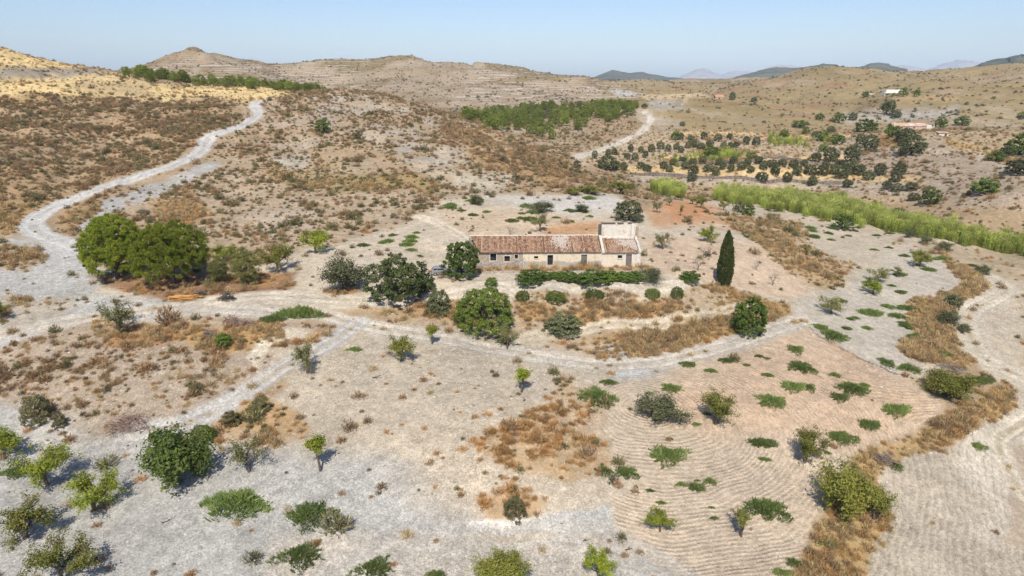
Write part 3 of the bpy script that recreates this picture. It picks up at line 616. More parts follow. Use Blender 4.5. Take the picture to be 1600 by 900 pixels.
def norm_variant(tm, cm):
    co = np.empty(len(cm.vertices)*3, np.float32); cm.vertices.foreach_get('co', co); co = co.reshape(-1, 3)
    lo = np.percentile(co, 1.5, axis=0); hi = np.percentile(co, 98.5, axis=0)
    rad = np.hypot(co[:, 0], co[:, 1])
    return (tm, cm, float(2*np.percentile(rad, 95)), float(hi[2]))
def make_open_tree(kind, mat, seed, trunk_h=1.0, n1=5, spread=.75, L1=1.5, n2=4, L2=1.1, n3=3, L3=.7, r0=.16, leaves=4200, size=.15, puff=.17, lean=(0, 0), bark='bark', flat=0.):
    r = np.random.default_rng(seed); br, tips = branching(r, trunk_h, lean, n1, spread, L1, n2, L2, n3, L3, r0)
    idx = r.integers(0, len(tips), leaves); C = tips[idx] + r.normal(0, puff, (leaves, 3))
    tl = vnoise(tips[:, 0]*1.3+seed, tips[:, 1]*1.3+tips[:, 2]*1.7, seed)*.5+.5
    C[:, 2] = np.maximum(C[:, 2], .12); ctr = C.mean(0)
    tint = tl[idx]*.7+r.uniform(0, .3, leaves)+ (r.random(leaves) < .06)*.3
    cm = leaf_mesh(kind+'_crown', C, C-ctr, size, MAT[mat], tint, r)
    tm = tubes(kind+'_trunk', br, MAT[bark], 5)
    KIND.setdefault(kind, []).append(norm_variant(tm, cm))
def make_dome(kind, mat, seed, w=5., h=4., base=.3, clumps=90, per=55, size=.2, puff=.33, low=-.35, trunk=True, bark='dark_bark', lump=.22, inner=.25, aspect=.55, r0=.2, needle=False, topb=1.0):
    """dense crown: clumps of leaves over an uneven dome, with a few limbs inside"""
    r = np.random.default_rng(seed); g = np.arange(clumps); ph = g*2.39996
    zz = lerp(low, 1.0, ((g+.5)/clumps)**topb); rr = np.sqrt(np.maximum(1-zz*zz, .05))
    D = np.stack([rr*np.cos(ph), rr*np.sin(ph), zz], 1); D += r.normal(0, .10, D.shape); D = unit(D)
    k = 1+lump*vnoise(D[:, 0]*2.1+seed, D[:, 1]*2.1+D[:, 2]*2.7, seed)+r.normal(0, lump*.35, clumps)
    cz = base+(h-base)*(-low)/(1-low) if low < 0 else base
    ax = np.array([w/2, w/2, h-cz]); K = D*ax*k[:, None]*.86 + np.array([0, 0, cz])
    ins = r.random(clumps) < inner; K[ins] = (K[ins]-[0, 0, cz])*r.uniform(.45, .8, (ins.sum(), 1))+[0, 0, cz]
    K[:, 2] = np.maximum(K[:, 2], base*.6)
    ct = np.clip(vnoise(K[:, 0]*.9, K[:, 1]*.9+K[:, 2], seed+5)*.35+.45+r.normal(0, .18, clumps), 0, 1)
    idx = np.repeat(g, per); q = unit(r.normal(0, 1, (len(idx), 3)))*(r.random((len(idx), 1))**.45)
    pf = puff*np.exp(r.normal(0, .2, clumps))[idx][:, None]
    C = K[idx] + q*pf*np.array([1.15, 1.15, .75]); C[:, 2] = np.maximum(C[:, 2], .06)
    tint = ct[idx]*.7+r.uniform(0, .3, len(idx))
    out = (C-np.array([0, 0, cz*.8]))/ax*.6 + q*.7
    cm = leaf_mesh(kind+'_crown', C, out, size, MAT[mat], tint, r, aspect, .8, .45, bladed=(q+[0, 0, .5]+r.normal(0, .3, q.shape)) if needle else None)
    tm = None
    if trunk:
        br = []; tr = limb((0, 0, -.2), (r.normal(0, .08), r.normal(0, .08), 1), max(base*1.2, .8)+.2, r, 4, .06); br.append((tr, np.linspace(r0*1.2, r0*.85, len(tr))))
        for i in range(8):
            t_ = K[r.integers(0, clumps)]; L_ = np.linalg.norm(t_-tr[-1])
            l1 = limb(tr[-1], t_-tr[-1], L_*.85, r, 5, .10); br.append((l1, np.linspace(r0*.5, r0*.12, len(l1))))
        tm = tubes(kind+'_trunk', br, MAT[bark], 6)
    KIND.setdefault(kind, []).append(norm_variant(tm, cm))
for s in range(3):
    make_open_tree('almond', 'almond', 100+s, leaves=4300)
    make_open_tree('almond_yellow', 'almond_yellow', 120+s, leaves=4300, spread=.85)
    make_open_tree('almond_grey', 'almond_grey', 140+s, leaves=2600, n2=4, spread=.6)
    make_open_tree('sparse', 'almond', 160+s, leaves=1500, n1=4, spread=.6, n2=3, n3=2)
    make_open_tree('olive', 'olive', 180+s, leaves=5000, trunk_h=.7, n1=7, spread=.9, L1=1.15, puff=.22, bark='dark_bark', r0=.2)
    make_dome('olive_round', 'olive_far', 200+s, 4, 3.6, .35, 60, 40, .27, .40, -.6, True, r0=.16, lump=.10)
    make_dome('far_bush', 'darkbush', 220+s, 3, 2.2, .1, 18, 16, .5, .4, -.3, False)
    make_dome('bright_round', 'lush', 240+s, 4, 3.8, .3, 44, 34, .34, .42, -.45, True)
make_open_tree('sapling', 'almond_yellow', 300, trunk_h=1.5, n1=4, spread=.55, L1=.7, n2=3, L2=.6, n3=3, L3=.4, r0=.10, leaves=1500, size=.17, puff=.17)
make_open_tree('sapling', 'almond_yellow', 301, trunk_h=1.3, n1=4, spread=.6, L1=.8, n2=3, L2=.6, n3=3, L3=.4, r0=.10, leaves=1300, size=.17, puff=.17, lean=(.15, 0))
make_open_tree('fig', 'fig', 311, trunk_h=.8, n1=9, spread=.85, L1=1.6, n2=5, L2=1.15, n3=4, L3=.7, r0=.2, leaves=8000, size=.22, puff=.26)
for s in range(2): make_open_tree('almond_big', 'almond', 315+s, trunk_h=1.0, n1=8, spread=.8, L1=1.6, n2=5, L2=1.1, n3=4, L3=.7, r0=.2, leaves=9000, size=.16, puff=.24)
for s in range(2):
    make_dome('carob', 'carob', 320+s, 6.5, 4.6, .35, 190, 66, .20, .34, -.55, True, lump=.30, inner=.25, r0=.28)
    make_dome('lush', 'lush', 330+s, 5.4, 4.6, .25, 170, 66, .20, .30, -.6, True, lump=.22, inner=.2, r0=.22)
    make_dome('mastic', 'mastic', 340+s, 8, 5.2, .15, 360, 60, .18, .33, -.35, True, lump=.15, inner=.1, r0=.2)
    make_dome('greybush', 'olive', 350+s, 3.4, 3.0, .12, 90, 60, .17, .28, -.4, True, lump=.16, inner=.2, r0=.1)
    make_dome('citrus', 'citrus', 360+s, 2.6, 2.1, .3, 60, 46, .19, .25, -.5, True, lump=.25, inner=.25, r0=.07)
    make_dome('small_pine', 'pine_pale', 370+s, 2.4, 3.8, .2, 90, 80, .2, .24, -.7, True, lump=.18, inner=.3, aspect=.16, r0=.1, needle=True)
    make_dome('plantation_pine', 'pine_far', 380+s, 4.4, 4.8, .4, 40, 40, .48, .5, -.65, True, 'bark', .2, .2, .3, r0=.12, needle=True)
    make_dome('plantation_pine', 'pine_far', 390+s, 3.8, 5.2, .4, 40, 38, .48, .48, -.7, True, 'bark', .2, .2, .3, r0=.12, needle=True)
for s in range(2): make_dome('scrub_dome', 'olivebush', 395+s, 3.0, 2.4, .1, 70, 60, .2, .26, -.35, False, lump=.25, inner=.2, aspect=.3)
make_dome('umbrella_pine', 'pine', 400, 12, 10.2, 1.3, 640, 130, .25, .45, -.6, True, 'bark', .09, .3, .28, r0=.38, needle=True)
make_dome('umbrella_pine_high', 'pine', 401, 13, 9.6, 2.2, 600, 130, .25, .45, -.35, True, 'bark', .11, .3, .28, r0=.38, needle=True)
def make_bare(kind, seed, mat='dead_wood', **kw):
    r = np.random.default_rng(seed); br, tips = branching(r, kw.get('th', .7), (0, 0), 5, .7, 1.1, 4, .9, 4, .6, .10)
    tm = tubes(kind+'_branches', br, MAT[mat], 4)
    co = np.concatenate([b[0] for b in br]); KIND.setdefault(kind, []).append((None, tm, float(np.ptp(co[:, 0])), float(co[:, 2].max())))
for s in range(3): make_bare('bare', 420+s)
make_bare('dead_trunk', 430, 'dark_bark', th=1.2)
def make_cypress():
    r = np.random.default_rng(44); n_ = 11000; t = r.random(n_)**.8; a = r.uniform(0, 6.283, n_)
    prof = np.interp(t, [0, .04, .15, .4, .7, .9, 1], [.45, .8, 1.0, 1.0, .78, .42, .04])*1.28
    rad = prof*(1+.16*vnoise(a*3.2, t*16, 9)+.10*vnoise(a*6, t*40, 10))*np.sqrt(r.uniform(.5, 1, n_))
    C = np.stack([np.cos(a)*rad, np.sin(a)*rad, .25+t*9.9+r.normal(0, .08, n_)], 1)
    out = np.stack([np.cos(a), np.sin(a), np.full(n_, .3)], 1)
    tint = np.clip(.4+.4*vnoise(a*4, t*22, 12)+r.normal(0, .15, n_), 0, 1)
    bl = np.stack([np.cos(a)*.28, np.sin(a)*.28, np.ones(n_)], 1)+r.normal(0, .25, (n_, 3))
    cm = leaf_mesh('cypress_crown', C, out, .30, MAT['cypress'], tint, r, .45, bladed=bl)
    tr = limb((0, 0, -.3), (0, 0, 1), 7, r, 6, .02); tm = tubes('cypress_trunk', [(tr, np.linspace(.22, .08, len(tr)))], MAT['dark_bark'], 6)
    KIND['cypress'] = [(tm, cm, 2.5, 10.2)]
make_cypress()
def make_spread(kind, mat, seed, n_=1100, r_=1.0, h=.34, size=.22, edge=.6):
    """low spreading plant: mounded middle, runners reaching out"""
    r = np.random.default_rng(seed); a = r.uniform(0, 6.283, n_); q = np.sqrt(r.random(n_))
    R_ = r_*(1+edge*vnoise(a*2.2+seed, a*0+.5, seed)+edge*.6*vnoise(a*7, a*0, seed+3))
    q = q**1.25; rad = q*R_; z = h*(1-q**2)*r.uniform(.25, 1.0, n_)+.03
    C = np.stack([np.cos(a)*rad, np.sin(a)*rad, z], 1)
    out = np.stack([np.cos(a)*q, np.sin(a)*q, np.full(n_, .9)], 1)
    tint = np.clip(.45+.35*vnoise(C[:, 0]*3, C[:, 1]*3, seed)+r.normal(0, .2, n_), 0, 1)
    bl = np.stack([np.cos(a)*q, np.sin(a)*q, 1.0+0*a], 1)+r.normal(0, .5, (n_, 3))
    cm = leaf_mesh(kind+'_leaves', C, out, size, MAT[mat], tint, r, .2, bladed=bl)
    KIND.setdefault(kind, []).append((None, cm, 2*r_, h))
for s in range(4): make_spread('weed', 'weed', 500+s, 1300)
def make_tuft(kind, mat, seed, n_=190, r_=.5, h=.5, size=.20, aspect=.2, upright=.8):
    """small bush of radiating twigs"""
    r = np.random.default_rng(seed); d = unit(r.normal(0, 1, (n_, 3))+[0, 0, .35]); d[:, 2] = np.abs(d[:, 2])
    q = r.random((n_, 1))**.5; lob = (1+.3*vnoise(d[:, 0]*2+seed, d[:, 1]*2, seed))[:, None]
    C = d*q*lob*np.array([r_, r_, h]); C[:, 2] += .03
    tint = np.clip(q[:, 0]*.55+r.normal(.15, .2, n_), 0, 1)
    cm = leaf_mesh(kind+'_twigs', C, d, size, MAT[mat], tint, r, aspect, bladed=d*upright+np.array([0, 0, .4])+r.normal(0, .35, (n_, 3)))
    KIND.setdefault(kind, []).append((None, cm, 2*r_, h))
for s in range(2):
    make_tuft('rust_bush', 'rust', 520+s); make_tuft('brown_bush', 'brown', 530+s); make_tuft('olive_bush', 'olivebush', 540+s, 220); make_tuft('dark_bush', 'darkbush', 550+s, 200)
    make_tuft('gold_tuft', 'goldgrass', 560+s, 150, .55, .55, .32, .10, .6); make_tuft('red_tuft', 'redgrass', 570+s, 150, .5, .42, .26, .12, .6)
make_tuft('straw_tuft', 'strawgrass', 580, 130, .5, .55, .32, .10, .5)
def make_reed(kind, mat, seed, h=4.6, n_=36):
    r = np.random.default_rng(seed); Cs, Bl, Sz, Tn = [], [], [], []
    for i in range(n_):
        x, y = r.normal(0, .7, 2); hh = h*r.uniform(.65, 1.1); ln = r.normal(0, .07, 2)
        for z in np.arange(.3, hh, .42):
            for q in range(2):
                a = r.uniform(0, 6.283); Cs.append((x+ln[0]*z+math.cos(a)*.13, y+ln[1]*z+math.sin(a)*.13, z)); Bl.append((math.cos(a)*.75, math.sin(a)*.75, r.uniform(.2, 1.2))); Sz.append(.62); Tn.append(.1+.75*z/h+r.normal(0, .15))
            Cs.append((x+ln[0]*z, y+ln[1]*z, z)); Bl.append((ln[0], ln[1], 1)); Sz.append(.5); Tn.append(.4+r.normal(0, .2))
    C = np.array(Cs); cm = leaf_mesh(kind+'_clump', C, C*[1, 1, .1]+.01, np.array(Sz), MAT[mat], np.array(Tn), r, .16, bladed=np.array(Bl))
    KIND.setdefault(kind, []).append((None, cm, 2.6, h))
for s in range(3): make_reed('reed', 'reed', 600+s)
make_reed('blue_reed', 'blue_reed', 610, 2.6, 40)
def make_stone(seed):
    import bmesh
    bm = bmesh.new(); bmesh.ops.create_icosphere(bm, subdivisions=1, radius=.5); r = np.random.default_rng(seed)
    for v in bm.verts: v.co = v.co*(1+r.normal(0, .16)); v.co.z *= .6
    me = bpy.data.meshes.new('stone_mesh'); bm.to_mesh(me); bm.free(); me.materials.append(MAT['stone'])
    KIND.setdefault('stone', []).append((None, me, 1., .5))
def stone_mat():
    m, nt, N, L = newmat('stone'); c = mixc(nt, orand(nt), (.22, .20, .17), (.54, .50, .43)); surface(nt, c, .9); return m
MAT['stone'] = stone_mat()
for s in range(3): make_stone(s)
# ------------------------------------------------------------------ putting plants in place
def set_tree(kind, name, cat, label, u, v, w, h, variant=None, group=None, parts=True, ymin=15, rot=None, sink=0.0):
    """u,v: foot of the plant in the survey photo; w,h: its size there in photo pixels"""
    p = ground_at(u, v, ymin); s = ppm(p); vs = KIND[kind]; tm, cm, W_, H_ = vs[(variant if variant is not None else random.randrange(len(vs))) % len(vs)]
    sw = w/s/W_; cd = float(np.cos(np.arctan2(H-p[2], p[1]))); sd = math.sin(math.acos(cd))
    wm = w/s; hm = max((h/s - .30*wm*sd)/cd, .25*h/s); sh = hm/H_
    syy = sw
    if kind == 'weed': sh = .20*wm/H_; syy = min(max((h-.1*w)/s/max(sd, .2)/W_, sw*.35), sw*1.6); rot = random.choice((0, math.pi))+random.uniform(-.2, .2)
    p = (p[0], p[1], p[2]-.02-sink); a = random.uniform(0, 6.283) if rot is None else rot
    return put_tree(tm, cm, name, cat, label, p, a, (sw, syy, sh), group, parts)
def put_tree(tm, cm, name, cat, label, p, a, scl, group=None, parts=True):
    if tm is None or not parts:
        o = link(name, cm); 
    else:
        o = bpy.data.objects.new(name, None); o.empty_display_size = .3; COL.objects.link(o)
        link('trunk', tm, o); link('crown', cm, o)
    o.location = p; o.rotation_euler = (0, 0, a); o.scale = scl
    return tag(o, label, cat, group)
def scatter_stuff(name, label, protos, pos, rotz, scl, idx):
    me = bpy.data.meshes.new(name); me.vertices.add(len(pos)); me.vertices.foreach_set('co', np.asarray(pos, np.float32).ravel())
    ra = np.zeros((len(pos), 3), np.float32); ra[:, 2] = rotz
    for nm, ty, key, dat in (('rot', 'FLOAT_VECTOR', 'vector', ra), ('scl', 'FLOAT_VECTOR', 'vector', scl), ('pick', 'INT', 'value', idx)):
        a_ = me.attributes.new(nm, ty, 'POINT'); a_.data.foreach_set(key, np.asarray(dat, np.int32 if ty == 'INT' else np.float32).ravel())
    o = link(name, me); g = bpy.data.node_groups.new(name+'_growth', 'GeometryNodeTree')
    g.interface.new_socket('Geometry', in_out='INPUT', socket_type='NodeSocketGeometry'); g.interface.new_socket('Geometry', in_out='OUTPUT', socket_type='NodeSocketGeometry')
    N = g.nodes.new; L = g.links.new; gi = N('NodeGroupInput'); go = N('NodeGroupOutput'); iop = N('GeometryNodeInstanceOnPoints'); jn = N('GeometryNodeGeometryToInstance')
    for q in reversed(protos):
        oi = N('GeometryNodeObjectInfo'); oi.transform_space = 'ORIGINAL'; oi.inputs['Object'].default_value = q; oi.inputs['As Instance'].default_value = True
        L(oi.outputs['Geometry'], jn.inputs[0])
    def na(nm, ty):
        q = N('GeometryNodeInputNamedAttribute'); q.data_type = ty; q.inputs[0].default_value = nm; return q.outputs[0]
    L(gi.outputs[0], iop.inputs['Points']); jj = N('GeometryNodeJoinGeometry')
    for n_ in [x for x in g.nodes if x.bl_idname == 'GeometryNodeObjectInfo']: L(n_.outputs['Geometry'], jj.inputs[0])
    g.nodes.remove(jn)
    L(jj.outputs[0], iop.inputs['Instance']); iop.inputs['Pick Instance'].default_value = True
    L(na('pick', 'INT'), iop.inputs['Instance Index']); L(na('rot', 'FLOAT_VECTOR'), iop.inputs['Rotation']); L(na('scl', 'FLOAT_VECTOR'), iop.inputs['Scale'])
    L(iop.outputs[0], go.inputs[0]); md = o.modifiers.new('growth', 'NODES'); md.node_group = g
    return tag(o, label, kind='stuff')
# ------------------------------------------------------------------ ground sheets (one surface, divided along roads and field edges)
def build_ground():
    vid = np.arange(NY*NA).reshape(NY, NA)
    q = np.stack([vid[:-1, :-1], vid[:-1, 1:], vid[1:, 1:], vid[1:, :-1]], -1).reshape(-1, 4)
    fz = ZONE[:-1, :-1].reshape(-1)
    V_ = np.stack([GX, GY, GZ], -1).reshape(-1, 3)
    gx = np.stack([np.gradient(GX, axis=1), np.gradient(GY, axis=1), np.gradient(GZ, axis=1)], -1)
    gy = np.stack([np.gradient(GX, axis=0), np.gradient(GY, axis=0), np.gradient(GZ, axis=0)], -1)
    NR = unit(np.cross(gx, gy)).reshape(-1, 3)
    flat = {'grit': GRIT, 'mott': MOTT, 'fur': FUR, 'pha': PHA, 'terr': TERR}
    names = {0: ('ground', 'dry scrub hills and stony slopes rolling to the horizon'), 3: ('farmyard', 'pale bare stony farmyard around the long ruined farmhouse'),
             2: ('ploughed_field', 'pink ploughed field with curved furrows and green weed clumps'), 4: ('ploughed_field', 'grey ploughed valley field with arched furrows below the cane bed'),
             5: ('ploughed_field', 'pale ploughed field with straight furrows beyond the dry grass bank')}
    rl = {'hill': 'grey gravel road winding up the brown hillside', 'yard': 'pale track crossing the slope below the farmhouse', 'yardlink': 'white track through the yard in front of the house',
          'under': 'narrow track along the foot of the house embankment', 'knoll': 'grey stony track curving beside the bush covered knoll', 'foot': 'grey track at the foot of the stony slope',
          'right': 'pale track curving past the dry grass bank in the valley', 'behind': 'white path leading up behind the house', 'valley': 'pale track climbing past the pine wood', 'gold': 'wheel track across the pale lower field'}
    for i, r_ in enumerate(ROADS): names[10+i] = ('dirt_road', rl[r_[0]])
    for z in sorted(set(fz.tolist())):
        if z not in names: continue
        qq = q[fz == z]; used, inv = np.unique(qq, return_inverse=True); qq = inv.reshape(-1, 4)
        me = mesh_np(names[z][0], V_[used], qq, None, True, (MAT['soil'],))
        c_ = np.ones((len(used), 4), np.float32); c_[:, :3] = COLR.reshape(-1, 3)[used]
        a_ = me.attributes.new('soil', 'FLOAT_COLOR', 'POINT'); a_.data.foreach_set('color', c_.ravel())
        for k, A_ in flat.items():
            a_ = me.attributes.new(k, 'FLOAT', 'POINT'); a_.data.foreach_set('value', A_.reshape(-1)[used].astype(np.float32))
        me.normals_split_custom_set_from_vertices(NR[used])
        o = link(names[z][0], me); tag(o, names[z][1], names[z][0].replace('_', ' '), None, 'structure')
build_ground()
# ------------------------------------------------------------------ far mountains: solid ridges standing on the plain
def mountain_mat(name, c1, c2):
    m, nt, N, L = newmat(name); p = geo_pos(nt); n1 = noise(nt, p, .006, 6, .65)
    surface(nt, mixc(nt, rng(nt, n1, .4, .6), c1, c2), .95); return m
MAT['mt_dark'] = mountain_mat('forested_slope', (.06, .07, .045), (.13, .12, .08)); MAT['mt_pale'] = mountain_mat('bare_rock_slope', (.25, .24, .24), (.36, .335, .32))
def ridge(label, Y, prof, depth, mat, base=5, seed=0, rough=.08):
    us = np.linspace(prof[0][0], prof[-1][0], 150); vs_ = np.interp(us, [p[0] for p in prof], [p[1] for p in prof])
    a, b, c = ray(us, vs_); X = a/b*Y; Z = H+Y*c/b; Z = Z + (fbm(us/9, us*0+seed, 4, seed)*rough*np.maximum(Z-base, 0))
    rows = [(-1, 0), (-.8, .12), (-.6, .3), (-.42, .5), (-.28, .68), (-.14, .86), (0, 1), (.25, .7), (.6, .3), (1, 0)]
    V_, Q = [], []
    for d, k in rows:
        zz = base + (Z-base)*k; nn = fbm(X/Y*60, np.full(len(X), d*3.1+seed), 4, seed+3)
        V_.append(np.stack([X*(1+d*depth/Y), Y+d*depth+nn*depth*.16*(1-abs(d)), zz+nn*(Z-base)*.16*(0 if d == 0 else 1)*(1-abs(d))**.5], 1))
    n_ = len(X)
    for i in range(len(rows)-1):
        for k in range(n_-1): Q.append((i*n_+k, i*n_+k+1, (i+1)*n_+k+1, (i+1)*n_+k))
    o = link('mountain', mesh_np('mountain', np.concatenate(V_), Q, None, True, (MAT[mat],)))
    return tag(o, label, 'mountain', None, 'structure')
ridge('pale flat topped mountain far beyond the valley', 9000, [(1040,126),(1060,121),(1078,112),(1086,108),(1095,107),(1101,106),(1106,108),(1112,113),(1128,118),(1138,113),(1150,111),(1172,111),(1185,114),(1230,124),(1260,130)], 1500, 'mt_pale', 10, 3, .03)
ridge('blue wooded ridge behind the scrub hills in the middle distance', 4300, [(900,130),(930,119),(945,113),(957,109.5),(970,111),(985,114),(1000,112),(1012,115),(1040,120),(1070,123),(1120,127),(1180,134)], 900, 'mt_dark', 10, 5, .04)
ridge('pale blue ridge peeping over the dark ridge', 8200, [(1180,120),(1200,105),(1212,101.5),(1235,101.5),(1250,106),(1290,122)], 1200, 'mt_pale', 10, 7, .02)
ridge('dark blue ridge behind the rounded brown hill', 4000, [(1100,134),(1135,124),(1165,115),(1190,107),(1215,104.5),(1250,106),(1272,102),(1291,99),(1305,102),(1330,110),(1380,125)], 900, 'mt_dark', 10, 9, .04)
ridge('dark rounded wooded hill on the skyline', 3600, [(1320,120),(1345,105),(1362,98.5),(1370,97.5),(1388,99),(1415,109),(1440,118),(1470,128)], 700, 'mt_dark', 10, 11, .03)
ridge('small pale blue peak on the skyline', 8000, [(1380,120),(1402,104),(1414,101.5),(1428,104),(1450,111),(1480,124)], 1000, 'mt_pale', 10, 13, .02)
ridge('broad pale grey mountain on the skyline', 9000, [(1400,126),(1450,108),(1480,99),(1500,93.5),(1512,94),(1530,97),(1545,106),(1600,126)], 1500, 'mt_pale', 10, 15, .03)
ridge('brown shouldered mountain at the edge of the valley', 2600, [(1440,128),(1500,111),(1530,99),(1552,93.5),(1580,86),(1610,85),(1680,80),(1800,72),(1950,90)], 600, 'mt_dark', 10, 17, .05)
# ------------------------------------------------------------------ building helpers
class MB:
    def __init__(s): s.v = []; s.f = []
    def quad(s, *p):
        o = len(s.v); s.v += [tuple(q) for q in p]; s.f.append(tuple(range(o, o+len(p))))
    def box(s, x0, x1, y0, y1, z0, z1, taper=0.):
        o = len(s.v); t = taper
        s.v += [(x0,y0,z0),(x1,y0,z0),(x1,y1,z0),(x0,y1,z0),(x0+t,y0+t,z1),(x1-t,y0+t,z1),(x1-t,y1-t,z1),(x0+t,y1-t,z1)]
        for f in ((3,2,1,0),(4,5,6,7),(0,1,5,4),(1,2,6,5),(2,3,7,6),(3,0,4,7)): s.f.append(tuple(o+i for i in f))
    def build(s, name, mat, parent=None, bevel=0, jitter=0., seed=1):
        me = bpy.data.meshes.new(name)
        if jitter:
            r = np.random.default_rng(seed); s.v = [tuple(np.array(q)+r.normal(0, jitter, 3)) for q in s.v]
        me.from_pydata(s.v, [], s.f); me.materials.append(MAT[mat]); me.update(); o = link(name, me, parent)
        if bevel:
            b = o.modifiers.new('bevel', 'BEVEL'); b.width = bevel; b.segments = 2; b.limit_method = 'ANGLE'
        return o
def wall_with_openings(x0, x1, z0, z1, y0, y1, ops, top=None):
    """front wall from x0..x1, faces at y0 (front) and y1 (back), real holes with reveals; top(x) gives a ragged top edge"""
    m = MB(); xs = sorted({x0, x1, *[q for o in ops for q in (o[0], o[1])], *np.arange(x0+.9, x1, .9)}); zs_ = sorted({z0, z1, *[q for o in ops for q in (o[2], o[3])]})
    tp = (lambda x: z1) if top is None else top
    for i in range(len(xs)-1):
        for j in range(len(zs_)-1):
            xa, xb, za, zb = xs[i], xs[i+1], zs_[j], zs_[j+1]
            if any(xa >= o[0]-1e-6 and xb <= o[1]+1e-6 and za >= o[2]-1e-6 and zb <= o[3]+1e-6 for o in ops): continue
            ta, tb = (tp(xa), tp(xb)) if zb == z1 else (zb, zb)
            m.quad((xa, y0, za), (xb, y0, za), (xb, y0, tb), (xa, y0, ta)); m.quad((xb, y1, za), (xa, y1, za), (xa, y1, ta), (xb, y1, tb))
            if zb == z1: m.quad((xa, y0, ta), (xb, y0, tb), (xb, y1, tb), (xa, y1, ta))
    for a, b, c, d in ops:
        m.quad((a, y0, c), (a, y1, c), (a, y1, d), (a, y0, d)); m.quad((b, y1, c), (b, y0, c), (b, y0, d), (b, y1, d))
        m.quad((a, y0, d), (a, y1, d), (b, y1, d), (b, y0, d)); m.quad((a, y1, c), (a, y0, c), (b, y0, c), (b, y1, c))
    m.quad((x0, y1, z0), (x0, y0, z0), (x0, y0, tp(x0)), (x0, y1, tp(x0))); m.quad((x1, y0, z0), (x1, y1, z0), (x1, y1, tp(x1)), (x1, y0, tp(x1)))
    return m
def plaster(name, base, worn, bare, thr=.56, scale=1.1, lowband=None):
    m, nt, N, L = newmat(name); p = obj_pos(nt); n1 = noise(nt, p, scale, 6, .7); n2 = noise(nt, p, 6, 4, .7); n3 = noise(nt, p, 22, 3, .6)
    c = mixc(nt, rng(nt, n2, .35, .65), base, worn); c = mixc(nt, rng(nt, n1, thr, thr+.05), c, bare)
    if lowband is not None:
        s = N('ShaderNodeSeparateXYZ'); L(p, s.inputs[0]); hh = mathn(nt, 'ADD', s.outputs[2], mathn(nt, 'MULTIPLY', mathn(nt, 'SUBTRACT', noise(nt, p, .45, 3), .5), 1.2))
        c = mixc(nt, rng(nt, hh, lowband[0], lowband[0]+.08, 1, 0), c, mixc(nt, rng(nt, n2, .3, .7), lowband[1], lowband[2]))
    c = mixc(nt, rng(nt, n3, .60, .68, 0, .7), c, (.22, .185, .15)); st = N('ShaderNodeMapping'); L(p, st.inputs[0]); st.inputs['Scale'].default_value = (1.6, 1.6, .22); c = mixc(nt, rng(nt, noise(nt, st.outputs[0], 1.3, 5, .7), .52, .72, 0, .38), c, (.33, .28, .22)); c = mixc(nt, rng(nt, noise(nt, p, 2.2, 6, .75), .56, .60, 0, .75), c, bare)
    surface(nt, c, .92, bump(nt, n2, .6, .04), .1); return m
def masonry(name, c1, c2, mortar, scale=3.2):
    m, nt, N, L = newmat(name); p = obj_pos(nt); mp = N('ShaderNodeMapping'); L(p, mp.inputs[0]); mp.inputs['Scale'].default_value = (1, 1, 1.6)
    vo = voro(nt, mp.outputs[0], scale); ve = voro(nt, mp.outputs[0], scale, 'DISTANCE_TO_EDGE'); s = N('ShaderNodeSeparateColor'); L(vo.outputs['Color'], s.inputs[0])
    c = mixc(nt, s.outputs[0], c1, c2); e = rng(nt, ve.outputs['Distance'], .02, .09); c = mixc(nt, e, mortar, c)
    c = mixc(nt, rng(nt, noise(nt, p, 1.2, 4), .5, .62, 0, .55), c, mortar)
    surface(nt, c, .95, bump(nt, e, .8, .06), .1); return m
MAT['cream'] = plaster('cream_plaster', (.70, .60, .43), (.62, .52, .36), (.50, .43, .34), .54, 1.0, (.95, (.33, .31, .27), (.42, .38, .32)))
MAT['cream2'] = plaster('cream_plaster_worn', (.72, .63, .47), (.64, .55, .40), (.56, .51, .43), .50, 1.2)
MAT['limewash'] = plaster('limewash', (.68, .64, .55), (.55, .50, .42), (.46, .39, .30), .54, 1.1)
MAT['white_trim'] = plaster('white_trim', (.70, .66, .59), (.58, .53, .46), (.46, .40, .33), .57, 2.5)
MAT['stone_upper'] = masonry('rubble_stone', (.30, .24, .18), (.46, .38, .29), (.44, .37, .29), 3.4)
MAT['stone_lower'] = masonry('pale_rubble_stone', (.36, .32, .27), (.52, .47, .41), (.26, .22, .18), 2.8)
MAT['dry_stone'] = masonry('dry_stone', (.20, .16, .12), (.36, .31, .26), (.09, .075, .06), 1.6)
MAT['interior'] = rough_material('dark_interior', (.02, .018, .016), (.045, .04, .035), 4)  # near-black; also stands for the shade inside openings
MAT['door'] = rough_material('old_door', (.13, .115, .10), (.21, .185, .165), 7, .8, .01)
MAT['timber'] = rough_material('roof_timber', (.10, .07, .05), (.16, .12, .09), 7)
